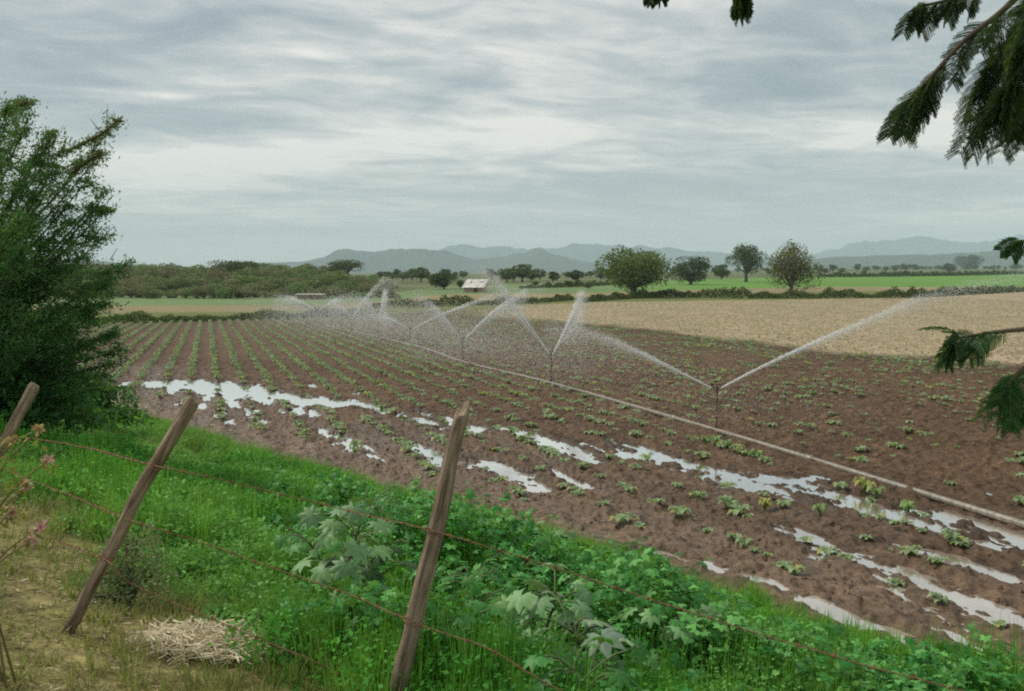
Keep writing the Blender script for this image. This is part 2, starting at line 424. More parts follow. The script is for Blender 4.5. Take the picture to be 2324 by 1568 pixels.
# ================================================================= ground
def make_ground():
    fine = np.radians(np.arange(-35.5, 35.501, 71 / 1050))
    rest = np.radians(np.concatenate([np.arange(-180, -36, 6.0), np.arange(37.5, 180, 6.0)]))
    ang = np.sort(np.concatenate([fine, rest])); na = len(ang)
    rad = np.concatenate([[.02], np.geomspace(.8, 4, 40)[:-1], np.geomspace(4, 8, 90)[:-1], np.geomspace(8, 42, 900)[:-1], np.geomspace(42, 125, 210)[:-1], np.geomspace(125, 700, 110)[:-1], np.geomspace(700, 24000, 40)])
    A, R = np.meshgrid(ang, rad)
    X, Y = np.sin(A) * R, np.cos(A) * R
    Z, f, pm = zdet(X, Y)
    nr = len(rad)
    i = np.arange(nr - 1)[:, None]; j = np.arange(na)[None]
    F = np.stack([i * na + j, (i + 1) * na + j, (i + 1) * na + (j + 1) % na, i * na + (j + 1) % na], -1)
    F = F[:, :, ::-1].reshape(-1, 4)
    # base colours
    s = S(X, Y); Yp = np.maximum(Y, .1)
    nz = fbm(X / 3, Y / 3, 3, 31); nz2 = fbm(X * 2.2, Y * 2.2, 2, 33)
    def cc(*c): return np.array(c)[None, None]
    bank = cc(.085, .10, .035) * (.7 + .6 * nz2[..., None])
    dryg = cc(.235, .205, .085) * (.7 + .6 * nz2[..., None])
    dz = (1 - sstep(s + .9 * (fbm(X * 1.5, Y * 1.5, 2, 41) - .5), 1.6, 2.5)) * (Y > -1)
    bank = bank * (1 - dz[..., None]) + dryg * dz[..., None]
    wetsoil = cc(.106, .068, .042) * (.78 + .44 * nz[..., None])
    wetsoil = wetsoil * (.72 + .56 * fbm(UV(X, Y)[0] * 9, UV(X, Y)[1] * 5, 2, 35)[..., None])
    wetsoil = wetsoil * (1 - .32 * np.minimum(pm * 1.6, 1)[..., None])
    margin = cc(.172, .118, .080)
    tm = sstep(s, 8.3, 9) * (1 - sstep(s + 2.0 * (nz - .5), 9.6, 11.8))
    wetsoil = wetsoil * (1 - .6 * tm[..., None]) + margin * .6 * tm[..., None]
    dry = cc(.335, .268, .180) * (.85 + .3 * nz[..., None])
    wdy = np.interp(X / Yp, WDA, WDY)
    isdry = sstep(Yp / wdy + .10 * (fbm(X / 2.0, Y / 5, 3, 51) - .5), .95, 1.05) * sstep(X / Yp, -.10, 0.02)
    edge = sstep(Yp / wdy, .86, .97) * (1 - sstep(Yp / wdy, .97, 1.05)) * sstep(X / Yp, .0, .06)
    wetsoil = wetsoil * (1 - .40 * edge[..., None])
    field = wetsoil * (1 - isdry[..., None]) + dry * isdry[..., None]
    col = bank * (1 - f[..., None]) + field * f[..., None]
    # beyond the field
    big = fbm(X / 60, Y / 25, 3, 61)[..., None]
    g0 = cc(.13, .155, .05); tan = cc(.24, .205, .11); green = cc(.105, .215, .062); olive = cc(.115, .135, .06)
    rgt = sstep(X / Yp, .06, .22)[..., None]
    green = cc(.145, .215, .09) * (1 - rgt) + cc(.125, .255, .05) * rgt
    r0 = Yp / bandY(0, X, Y)
    beyond = (s > 9) & (Y > 20)
    def bl(a, b, t): return a * (1 - t) + b * t
    c2 = g0 * (.8 + .4 * big)
    c2 = bl(c2, tan * (.75 + .5 * big), sstep(Yp / bandY(1, X, Y), .97, 1.03)[..., None])
    c2 = bl(c2, green * (.85 + .3 * big), sstep(Yp / bandY(2, X, Y), .98, 1.02)[..., None])
    far = olive * (.55 + .9 * big)
    c2 = bl(c2, far, sstep(Yp / bandY(3, X, Y), .96, 1.04)[..., None])
    t = (sstep(r0, .985, 1.01) * beyond)[..., None]
    col = bl(col, c2, t)
    col = bl(col, dryg, ((Y < -1) & (f < .1)).astype(float)[..., None])
    wet = f * (1 - isdry) * (.25 + .75 * pm * 1.0) + .0
    uu_, vv_ = UV(X, Y); strk = sstep(fbm(uu_ * 2.4, vv_ * .35, 3, 37), .50, .66) * sstep(s, 18, 10)
    wet = np.clip(f * (1 - isdry) * (.8 * strk + .22 + .55 * sstep(s + 3 * (nz - .5), 16, 10) + .5 * np.minimum(pm, 1)), 0, 1) * (1 - t[..., 0])
    mb = MB(); mb.add(np.stack([X, Y, Z], -1).reshape(-1, 3), F, col.reshape(-1, 3))
    o = mb.build('ground', M_SOIL, smooth=True)
    a = o.data.attributes.new('wet', 'FLOAT', 'POINT'); a.data.foreach_set('value', wet.astype(np.float32).ravel())
    tag(o, kind='structure')
make_ground()

small = MB()
for n_, (k, (P, wd)) in enumerate(PW.items()):
    PP = np.vstack([P[0] - norm(P[1] - P[0]) * wd[0] * 1.4, P, P[-1] + norm(P[-1] - P[-2]) * wd[-1] * 1.4])
    W = np.concatenate([[wd[0] * .9], wd, [wd[-1] * .9]]) * 1.3
    T = norm(np.gradient(PP, axis=0)); N = np.stack([-T[:, 1], T[:, 0]], 1)
    L, Rr = PP + N * W[:, None], PP - N * W[:, None]
    V = np.vstack([np.c_[L, zbase(L[:, 0], L[:, 1]) + .0004 * n_], np.c_[Rr, zbase(Rr[:, 0], Rr[:, 1]) + .0004 * n_]])
    n = len(PP); F = [[i, i + 1, n + i + 1, n + i] for i in range(n - 1)]
    if k.startswith('small'): V[:, 2] -= .004; small.add(V, [f[::-1] for f in F]); continue
    mb = MB(); mb.add(V, [f[::-1] for f in F]); o = mb.build('puddle_water', M_PUD); tag(o, kind='structure')
tag(small.build('puddle_water', M_PUD), kind='structure')

# ================================================================= mountains
def mountain(name, pts, D, depth, seed, colr, rough=1.0):
    """ridge: photo skyline points at distance D, real relief falling to the plain on both sides"""
    pts = sorted(pts); n = 260
    xs = np.linspace(pts[0][0], pts[-1][0], n); ys = np.interp(xs, [p[0] for p in pts], [p[1] for p in pts])
    X0 = (xs - PX_CX) / PX_F * D; H = (HORIZON - ys) / PX_F * D + 6
    H = (H * 1.12) * (1 + .13 * (fbm(xs / 26, xs * 0, 4, seed) - .5) * rough * 2)
    t = np.linspace(-1, 1, 61)
    XX = np.repeat(X0[None], 61, 0); TT = np.repeat(t[:, None], n, 1)
    prof = (1 - np.abs(TT)) ** 1.15
    rav = fbm(XX / (depth * .16), TT * 2.5, 4, seed + 3) - .5
    lo = -8 - .0066 * D; ZZ = (H[None] - lo) * prof * (1 + .6 * rav * np.sin(np.abs(TT) * math.pi) * rough) + lo
    YY = D + TT * depth + depth * .35 * (fbm(XX / depth / .5, TT * 0, 2, seed + 9) - .5)
    XX = XX * (1 + TT * depth / D)
    i = np.arange(60)[:, None]; j = np.arange(n - 1)[None]
    F = np.stack([i * n + j, i * n + j + 1, (i + 1) * n + j + 1, (i + 1) * n + j], -1).reshape(-1, 4)
    cv = np.array(colr)[None, None] * (.75 + .5 * fbm(XX / 300, YY / 300, 3, seed)[..., None])
    mb = MB(); mb.add(np.stack([XX, YY, ZZ + CAM_Z - 3.5], -1).reshape(-1, 3), F, cv.reshape(-1, 3))
    tag(mb.build(name, M_MOUNT, smooth=True), kind='structure')
mountain('mountain_ridge', [(560, 606), (620, 598), (690, 596), (735, 586), (760, 572), (790, 571), (830, 575), (870, 573), (930, 572), (985, 572), (1010, 575), (1045, 584),
                            (1080, 592), (1120, 588), (1150, 583), (1185, 579), (1208, 569), (1225, 571), (1260, 583), (1310, 594), (1370, 601), (1450, 606)], 6500, 900, 71, (.06, .075, .05))
mountain('mountain_ridge', [(900, 600), (985, 578), (1020, 564), (1045, 561), (1080, 565), (1120, 567), (1160, 566), (1200, 570), (1240, 570), (1290, 562), (1330, 560), (1380, 565), (1450, 562),
                            (1520, 570), (1590, 574), (1640, 577), (1700, 584), (1800, 592), (1900, 600)], 10500, 1300, 81, (.06, .08, .06))
mountain('mountain_ridge', [(1700, 600), (1800, 585), (1880, 572), (1930, 560), (2000, 549), (2060, 545), (2120, 552), (2180, 556), (2250, 554), (2310, 545), (2400, 540), (2600, 570)], 12500, 1500, 91, (.06, .08, .06))
mountain('low_hills', [(1780, 600), (1880, 588), (1980, 583), (2100, 582), (2200, 578), (2310, 573), (2450, 572), (2700, 590)], 5200, 600, 95, (.05, .065, .04), .6)
mountain('low_hills', [(-200, 600), (100, 588), (250, 596), (330, 604), (420, 607)], 5200, 600, 97, (.05, .065, .04), .6)

# ================================================================= foliage generators
def leaf_quads(P, size, rng, aspect=.5, up=.0, dirs=None):
    """diamond leaves at P; returns V (n*4,3), F"""
    n = len(P); size = np.broadcast_to(size, (n,))
    d = norm(rng.normal(size=(n, 3)) + np.array([0, 0, up])) if dirs is None else norm(dirs)
    b = norm(np.cross(d, rng.normal(size=(n, 3))))
    h = size[:, None] * .5
    V = np.stack([P - d * h, P + b * h * aspect, P + d * h, P - b * h * aspect], 1)
    F = np.arange(n * 4).reshape(n, 4)
    return V.reshape(-1, 3), F

def crown_leaves(rng, W, H, z0, nleaf, leaf, nclump=30, flat=.6, colA=(.06, .10, .03), colB=(.12, .17, .05), ragged=0.0, droop=0.0):
    th = rng.uniform(0, 2 * math.pi, nclump); rr = np.sqrt(rng.uniform(0, 1, nclump)); zz = rng.uniform(-1, 1, nclump)
    k = np.sqrt(np.clip(1 - zz ** 2 * .8, 0, 1))
    cx = np.stack([np.cos(th) * rr * k * W / 2 * .82, np.sin(th) * rr * k * W / 2 * .82, z0 + H * .5 + zz * H * .38], 1)
    cr = rng.uniform(.13, .24, nclump) * W * (1 - .3 * ragged)
    cr[: nclump // 6] *= 1.3
    idx = rng.choice(nclump, nleaf, p=cr ** 2 / np.sum(cr ** 2))
    d = norm(rng.normal(size=(nleaf, 3)) + np.array([0, 0, .35])); r = rng.uniform(.35, 1.05 + .5 * ragged, nleaf) ** .6
    P = cx[idx] + d * (cr[idx] * r)[:, None] * np.array([1, 1, flat])
    P[:, 2] -= droop * rng.uniform(0, 1, nleaf) ** 2
    V, F = leaf_quads(P, leaf * rng.uniform(.6, 1.4, nleaf), rng, .6)
    t = np.clip(.5 * rng.uniform(0, 1, nclump)[idx] + .5 * rng.uniform(0, 1, nleaf), 0, 1)[:, None]
    col = np.array(colA) * (1 - t) + np.array(colB) * t
    return V, F, np.repeat(col, 4, 0), cx

def make_tree(name, W, H, trunk, nleaf, leaf, seed, colA, colB, nclump=30, flat=.6, ragged=0, lean=0, tr=None, droop=0.0, low=None):
    rng = np.random.default_rng(seed)
    root = empty(name)
    V, F, c, cx = crown_leaves(rng, W, H - trunk, trunk, nleaf, leaf, nclump, flat, colA, colB, ragged, droop)
    mb = MB(); tr = tr or W * .035
    top = np.array([lean, 0, trunk * 1.15])
    add_tube(mb, smooth_path([(0, 0, -.3), (lean * .2, .05, trunk * .4), top], 7), np.linspace(tr * 1.35, tr * .8, 7), 8, (.10, .075, .05))
    for q in cx[rng.permutation(len(cx))[: min(len(cx), 16)]]:
        m = top + (q - top) * .5 + np.array([0, 0, -.03 * W]); st = np.array([lean * .6, 0, trunk * rng.uniform(.6, 1.1)])
        add_tube(mb, smooth_path([st, m, q], 6), np.linspace(tr * .45, tr * .1, 6), 5, (.095, .07, .05), caps=False)
    mb.build('trunk', M_BARK, root, True)
    m2 = MB(); m2.add(V, F, c); m2.build('crown', M_LEAF_FAR, root)
    return root

def place_px(o, x, y, h=0.0):
    p = hit(x, y); o.location = (p[0], p[1], float(zbase(p[0], p[1]))); return p

GA, GB = (.045, .075, .022), (.115, .16, .05)
# the four big trees beyond the tan field (photo x, base y, width px, height px)
def px_tree(name, x, yb, wpx, hpx, label, **kw):
    p = hit(x, yb); d = p[1] / PX_F
    o = make_tree(name, wpx * d, hpx * d, **kw)
    o.location = (p[0], p[1], float(zbase(p[0], p[1])))
    o.rotation_euler.z = kw.get('seed', 0) * .7
    tag(o, label, 'tree')
    return o
px_tree('broad_tree', 1438, 674, 170, 100, 'broad spreading green tree, the widest one, on the hedge line beyond the tan field', trunk=1.7, nleaf=9500, leaf=.42, seed=3, colA=(.07, .11, .03), colB=(.20, .26, .08), nclump=42, flat=.7, tr=.6)
px_tree('round_tree', 1567, 646, 96, 62, 'dark round tree between the broad spreading tree and the tall upright tree', trunk=.9, nleaf=6500, leaf=.45, seed=4, colA=(.035, .055, .022), colB=(.08, .11, .04), nclump=34, tr=.55)
px_tree('small_tree', 1637, 634, 44, 34, 'small green tree tucked against the left of the tall upright tree', trunk=1.0, nleaf=2500, leaf=.5, seed=5, colA=GA, colB=GB, nclump=18)
px_tree('upright_tree', 1692, 640, 86, 76, 'tall dark tree with a bare straight trunk above the green field', trunk=3.2, nleaf=6000, leaf=.5, seed=6, colA=(.04, .065, .022), colB=(.10, .135, .045), nclump=32, flat=.75, tr=.6)
px_tree('ragged_tree', 1795, 669, 130, 106, 'ragged olive brown tree with thin twiggy crown at the hedge line', trunk=1.6, nleaf=6500, leaf=.36, seed=8, colA=(.07, .09, .03), colB=(.22, .22, .09), nclump=40, flat=1.3, ragged=1.0, tr=.4, droop=1.0)
px_tree('dark_tree', 2195, 611, 62, 34, 'wide dark tree on the plain at the far right under the low hills', trunk=1.0, nleaf=4000, leaf=2.2, seed=9, colA=(.03, .055, .025), colB=(.06, .09, .035), nclump=24)
px_tree('dark_bush', 2152, 617, 36, 20, 'low dark bush beside the wide dark tree at the far edge of the green field', trunk=.6, nleaf=2500, leaf=.7, seed=10, colA=(.02, .045, .02), colB=(.05, .075, .03), nclump=18)
px_tree('round_bush', 1008, 656, 72, 34, 'dark green rounded tree just left of the white roofed shed', trunk=.6, nleaf=4500, leaf=.36, seed=12, colA=(.04, .07, .025), colB=(.10, .14, .05), nclump=26)
px_tree('small_tree', 1307, 641, 40, 26, 'compact dark tree standing alone right of the tall spray', trunk=1.0, nleaf=2500, leaf=.5, seed=13, colA=(.04, .07, .025), colB=(.09, .12, .045), nclump=18)
px_tree('small_tree', 1254, 641, 28, 24, 'small olive tree left of the compact dark tree on the plain', trunk=1.0, nleaf=1500, leaf=.45, seed=14, colA=(.07, .085, .03), colB=(.14, .15, .06), nclump=14)
px_tree('pale_tree', 1092 + 155 - 130, 634, 30, 28, 'pale grey green tree right behind the white roofed shed', trunk=1.4, nleaf=1500, leaf=.5, seed=15, colA=(.10, .11, .07), colB=(.17, .18, .11), nclump=14)

# distant trees of the plain
protos = [make_tree('distant_tree', 9, 7, 1.6, 900, .8, 100 + i, (.06, .09, .035), (.14, .18, .07), nclump=14) for i in range(4)]
dist = []
rr = random.Random(5)
for (x, y, s) in [(915, 637, .8), (935, 636, 1.0), (955, 640, .9), (1045, 655, .35), (1150, 641, .7), (1165, 640, .8), (1185, 640, .9), (1205, 639, .6), (1225, 636, .8), (1340, 630, .8), (1360, 627, 1.0), (900, 634, .7),
                  (1500, 622, .9), (1620, 618, 1.0), (1740, 620, .8), (1730, 615, 1.2), (1870, 622, .8), (1890, 618, 1.0), (1910, 621, .7), (1945, 616, 1.3), (1965, 616, 1.1), (1990, 615, 1.1), (2010, 616, .9), (2030, 616, 1.0),
                  (2055, 615, 1.5), (2075, 614, 1.4), (2095, 613, 1.1), (2110, 613, 1.0), (2130, 613, 1.2), (2235, 612, 1.2), (2255, 612, 1.3), (2280, 612, 1.0), (2300, 613, 1.3), (2330, 613, 1.2), (1960, 623, .5), (2040, 626, .5),
                  (1895, 627, .45), (1925, 627, .4), (2060, 627, .4), (1310, 652, .3), (1335, 656, .35), (1290, 653, .3), (1215, 650, .3)]:
    dist.append((x, y, s))
for i in range(26):
    dist.append((rr.uniform(860, 1400), rr.uniform(627, 636), rr.uniform(.45, .9)))
for i in range(16):
    dist.append((rr.uniform(1400, 1900), rr.uniform(617, 624), rr.uniform(.7, 1.3)))
for i in range(30):
    dist.append((rr.uniform(1900, 2400), rr.uniform(610.5, 613.5), rr.uniform(.8, 1.5)))
for i, (x, y, s) in enumerate(dist):
    o = protos[i] if i < 4 else copy_tree(protos[i % 4])
    place_px(o, x, y); k = s * rr.uniform(.8, 1.15); o.scale = (k * rr.uniform(.9, 1.4), k, k * rr.uniform(.75, 1.0)); o.rotation_euler.z = rr.uniform(0, 6.28)
    tag(o, 'small hazy tree far out on the plain below the mountains', 'tree', 'distant trees on the plain')

# wooded hill on the left
wprot = [make_tree('hill_tree', 9, 6.2, 1.2, 1500, .5, 200 + i, a, b, nclump=18, flat=.7) for i, (a, b) in enumerate(
    [((.13, .17, .07), (.26, .31, .13)), ((.17, .18, .09), (.32, .33, .18)), ((.09, .12, .055), (.20, .24, .10)), ((.13, .20, .07), (.25, .36, .14)), ((.17, .15, .09), (.33, .29, .18))])]
cnt = 0
for ring, (yb, step) in enumerate([(676, 17), (669, 19), (661, 19), (652, 21), (644, 22), (637, 24), (631, 26), (626, 28)]):
    x = -60 + rr.uniform(0, 15)
    lim = [900, 880, 890, 880, 860, 850, 830, 815][ring]
    while x < lim:
        p = hit(x, yb)
        if p[1] < 600:
            o = wprot[cnt] if cnt < 5 else copy_tree(wprot[rr.choice([0, 1, 2, 3, 4])])
            s = rr.uniform(.55, 1.0) * (.5 if ring == 0 else .72 if ring < 3 else .85) * (1 if x < 780 else .7)
            Yv = p[1] * rr.uniform(.98, 1.02); Xv = p[0] * Yv / p[1]
            o.location = (Xv, Yv, float(zbase(Xv, Yv)) - .3); o.scale = (s * rr.uniform(1, 1.4), s, s * rr.uniform(.7, 1.05)); o.rotation_euler.z = rr.uniform(0, 6.28)
            tag(o, 'bushy olive green tree crowded among others on the low wooded hill', 'tree', 'trees of the low wooded hill'); cnt += 1
        x += step * rr.uniform(.6, 1.4)
print('hill trees', cnt)
# two flat topped trees at the crest
px_tree('flat_topped_tree', 785, 640, 95, 46, 'flat topped tree rising at the right end of the wooded hill', trunk=3.2, nleaf=3500, leaf=.4, seed=31, colA=(.06, .075, .035), colB=(.14, .15, .07), nclump=22, flat=.35)
px_tree('flat_topped_tree', 530, 644, 130, 48, 'wide flat topped tree on the highest crest of the wooded hill', trunk=3.0, nleaf=4500, leaf=.4, seed=32, colA=(.05, .07, .03), colB=(.11, .135, .06), nclump=26, flat=.35)

# hedges at the field end -----------------------------------------
def hedge(name, pts, hts, dens, leaf, seed, colA, colB, label, wid=1.5):
    rng = np.random.default_rng(seed)
    P = np.array([hit(x, y)[:2] for x, y in pts]); seg = np.linalg.norm(np.diff(P, axis=0), axis=1); L = np.concatenate([[0], np.cumsum(seg)])
    n = int(L[-1] * dens)
    t = rng.uniform(0, L[-1], n)
    X = np.interp(t, L, P[:, 0]); Y = np.interp(t, L, P[:, 1]); Hh = np.interp(t, L, hts)
    hump = (.25 + 1.1 * fbm(t / 2.2, t * 0, 3, seed) ** 1.6) * Hh
    yo = rng.normal(0, wid * .5, n)
    X = X + rng.normal(0, .2, n); Y = Y + yo
    Z = zbase(X, Y) + hump * rng.uniform(0, 1, n) ** .6 * np.exp(-(yo / wid) ** 2)
    V, F = leaf_quads(np.stack([X, Y, Z], 1), leaf * rng.uniform(.6, 1.4, n), rng, .6)
    k = np.clip(.6 * fbm(t / 1.7, t * 0, 2, seed + 1) + .4 * rng.uniform(0, 1, n), 0, 1)[:, None]
    c = np.array(colA) * (1 - k) + np.array(colB) * k
    mb = MB(); mb.add(V, F, np.repeat(c, 4, 0)); o = mb.build(name, M_LEAF_FAR); tag(o, label, 'hedge'); return o
hedge('weedy_hedge', [(140, 737), (300, 733), (500, 728), (700, 721), (860, 712)], [1.3, 1.2, 1.0, 1.4, .8], 260, .22, 301, (.05, .09, .02), (.12, .19, .05), 'low bright green weedy hedge closing the far end of the rows on the left')
hedge('scrubby_hedge', [(830, 700), (940, 697), (1060, 692), (1200, 688), (1300, 680)], [1.2, 2.0, 1.6, 1.4, 1.2], 130, .32, 302, (.055, .075, .025), (.12, .15, .05), 'scrubby olive hedge behind the spray in the middle distance', 2.5)
hedge('bushy_hedge', [(1310, 686), (1400, 679), (1500, 674), (1700, 677), (1900, 677), (2060, 676), (2310, 662), (2450, 656)], [1.3, 1.5, 2.8, 1.8, 2.0, 2.0, 1.8, 1.8], 170, .35, 303, (.04, .065, .02), (.11, .14, .045), 'long bushy hedge along the far side of the tan field on the right', 2.5)
hedge('thin_hedge', [(1860, 629), (2000, 628), (2150, 626), (2330, 622), (2450, 620)], [3, 3.5, 3, 3, 3], 40, .9, 304, (.03, .06, .02), (.08, .12, .04), 'thin dark hedge along the far edge of the bright green field', 5)
hedge('thin_hedge', [(1180, 655), (1270, 652), (1360, 648), (1480, 640)], [1.5, 1.8, 1.6, 1.6], 90, .5, 305, (.05, .075, .025), (.12, .15, .05), 'broken line of scrub between the white roofed shed and the broad spreading tree', 4)

# shed with the white roof -----------------------------------------
p = hit(1078, 663)
sh = empty('shed', (p[0], p[1], float(zbase(p[0], p[1])))); sh.rotation_euler.z = math.radians(-12); sh.scale = (.88, .88, .88)
tag(sh, 'low shed with a pale sheet metal roof beside the dark rounded tree', 'shed')
mb = MB(); 
wv = np.array([[-2.5, -2, 0], [2.5, -2, 0], [2.5, 2.6, 0], [-2.5, 2.6, 0], [-2.5, -2, 1.25], [2.5, -2, 1.25], [2.5, 2.6, 2.95], [-2.5, 2.6, 2.95]])
mb.add(wv, [[0, 1, 5, 4], [1, 2, 6, 5], [2, 3, 7, 6], [3, 0, 4, 7]], (.42, .30, .25)); mb.build('wall', M_PAINT, sh)
mb = MB(); n = 40; xs = np.linspace(-2.9, 2.9, n); rv = []
for (yy, zz) in ((-2.5, 1.16), (3.0, 3.2)):
    for dz in (0, .06): rv.append(np.stack([xs, np.full(n, yy), zz + dz + .03 * np.cos(np.arange(n) * math.pi)], 1))
R4 = np.vstack(rv)
F = []
for i in range(n - 1): F += [[n + i, n + i + 1, 3 * n + i + 1, 3 * n + i], [i, 2 * n + i, 2 * n + i + 1, i + 1], [i, i + 1, n + i + 1, n + i]]
mb.add(R4, F, (.6, .6, .57)); rf = mb.build('roof', M_ROOF, sh)
for xx in (-1.3, 1.7):
    mb = MB(); add_box(mb, (xx, .9 if xx < 0 else 1.2, 2.62 if xx < 0 else 2.73), (.5, .5, .06), col=(.12, .11, .10)); mb.build('skylight_patch', M_PAINT, rf)  # small dark skylight patches set on the roof
mb = MB(); add_box(mb, (.6, -2.02, .55), (.9, .05, 1.05), col=(.07, .05, .04)); mb.build('door', M_PAINT, sh)
p = hit(705, 679)
tk = empty('water_tank', (p[0], p[1], float(zbase(p[0], p[1]))))
tag(tk, 'low brown brick tank with pale concrete rim in front of the wooded hill', 'tank')
mb = MB(); add_box(mb, (0, 0, .38), (4.4, 2.2, .76), col=(.20, .12, .09)); mb.build('wall', M_PAINT, tk)
mb = MB(); add_box(mb, (0, 0, .85), (4.8, 2.6, .18), col=(.60, .52, .46)); mb.build('rim', M_PAINT, tk)

# ================================================================= crop seedlings
def seedling_variant(rng, n=7, R=.14, hgt=.12, simple=False):
    Vs, Fs, k = [], [], 0
    for i in range(n):
        a = i * 2.4 + rng.uniform(-.3, .3); L = R * rng.uniform(.75, 1.25); w = L * rng.uniform(.26, .36)
        d = np.array([math.cos(a), math.sin(a), 0]); b = np.array([-math.sin(a), math.cos(a), 0]); up = hgt * rng.uniform(.6, 1.2)
        if simple:
            Vs.append([d * .1 * L + [0, 0, .02], d * .55 * L + b * w + [0, 0, up], d * L + [0, 0, up * .6], d * .55 * L - b * w + [0, 0, up]]); Fs.append([k, k + 1, k + 2, k + 3]); k += 4
        else:
            pr = [(0.05, .1, .01), (.35, .75, .8), (.7, 1.0, 1.0), (1.0, .12, .55)]
            V = []
            for (t, ww, zz) in pr:
                c = d * L * t + np.array([0, 0, up * zz])
                V += [c - b * w * ww + [0, 0, .25 * w * ww], c, c + b * w * ww + [0, 0, .25 * w * ww]]
            Vs.append(V)
            for r in range(3):
                for s in range(2):
                    q = k + r * 3 + s; Fs.append([q, q + 1, q + 4, q + 3])
            k += 12
    return np.vstack([np.array(v) for v in Vs]), np.array(Fs)
rng = np.random.default_rng(77)
pts = []
for r in range(-45, 140):
    u = U0 + r * ROW + ROW * .5 * 0
    v = np.arange(2, 175, .26); v = v + rng.uniform(-.09, .09, len(v)); uu = u + rng.normal(0, .05, len(v))
    wv = .10 * (fbm(v / 6, uu / 3, 2, 5) - .5)
    X, Y = UVinv(uu - wv, v)
    pts.append(np.stack([X, Y, np.full(len(v), r)], 1))
P = np.vstack(pts); X, Y = P[:, 0], P[:, 1]
ok = (Y > 7) & (S(X, Y) > 9.6) & (Y < bandY(0, X, Y) * .985) & (np.abs(X) < Y * .68 + 3)
P = P[ok]; X, Y = P[:, 0], P[:, 1]
pp = [hit(x, y) for x, y in ((2310, 1200), (1625, 985), (1250, 875), (1050, 825), (930, 785), (740, 740))]
PIPE = np.array([[q[0], q[1]] for q in pp])
xpipe = np.interp(Y, PIPE[::1, 1], PIPE[::1, 0], left=PIPE[0, 0] + 2)
rightside = X > xpipe
nz = fbm(X / 2.2, Y / 2.2, 2, 401)
wdy = np.interp(X / Y, WDA, WDY); isdry = (Y > wdy) & (X / Y > 0)
d = np.where(rightside, .27 + 1.5 * (nz - .42), .60 + .9 * (nz - .45) + .6 * sstep(Y, 26, 45))
d = np.where(isdry, .5, d)
d = np.where(Y < 26, d * .82, d)
pm = pud_mask(X, Y)
dpipe = np.abs(X - xpipe)
d = np.where((dpipe < .35), 0, d) * (1 - .6 * pm)
keep = rng.uniform(0, 1, len(X)) < d
P = P[keep]; X, Y = P[:, 0], P[:, 1]; isdry = isdry[keep]; rightside = rightside[keep]
Z = zdet(X, Y)[0]
size = .78 * rng.uniform(.6, 1.35, len(X)) * (1 + .05 * sstep(Y, 30, 60)) * np.where(isdry, .6, 1.0) * np.where(rightside, .95, 1.0) * (.85 + .4 * fbm(X / 3, Y / 3, 2, 411))
order = np.argsort(np.hypot(X, Y) / size + 1e3 * ((np.abs(X) > Y * .60)))
near, farr = order[:300], order[300:]
CG = np.array([.22, .32, .12]); CY = np.array([.40, .42, .13]); CP_ = np.array([.33, .43, .26])
def seed_cols(n, rng):
    t = rng.uniform(0, 1, (n, 1)); c = CG * (1 - t) + CP_ * t; y = rng.uniform(0, 1, n) < .12; c[y] = CY; return c * rng.uniform(.8, 1.15, (n, 1))
sv = []
for i in range(6):
    V, F = seedling_variant(np.random.default_rng(500 + i), 8 + i % 3, .16, .09)
    c = np.repeat(seed_cols(len(V) // 12, rng), 12, 0)
    mb = MB(); mb.add(V, F, c); sv.append(mb.mesh('seedling', M_LEAF, True))
for k, i in enumerate(near):
    o = bpy.data.objects.new('seedling', sv[k % 6]); C.objects.link(o)
    o.location = (X[i], Y[i], Z[i] - .01); o.rotation_euler = (rng.uniform(-.2, .2), rng.uniform(-.2, .2), rng.uniform(0, 6.28)); s = size[i]; o.scale = (s, s, s * rng.uniform(.8, 1.3))
    tag(o, 'young pale green crop seedling in a row on the wet brown soil', 'seedling', 'crop seedlings in rows on the field')
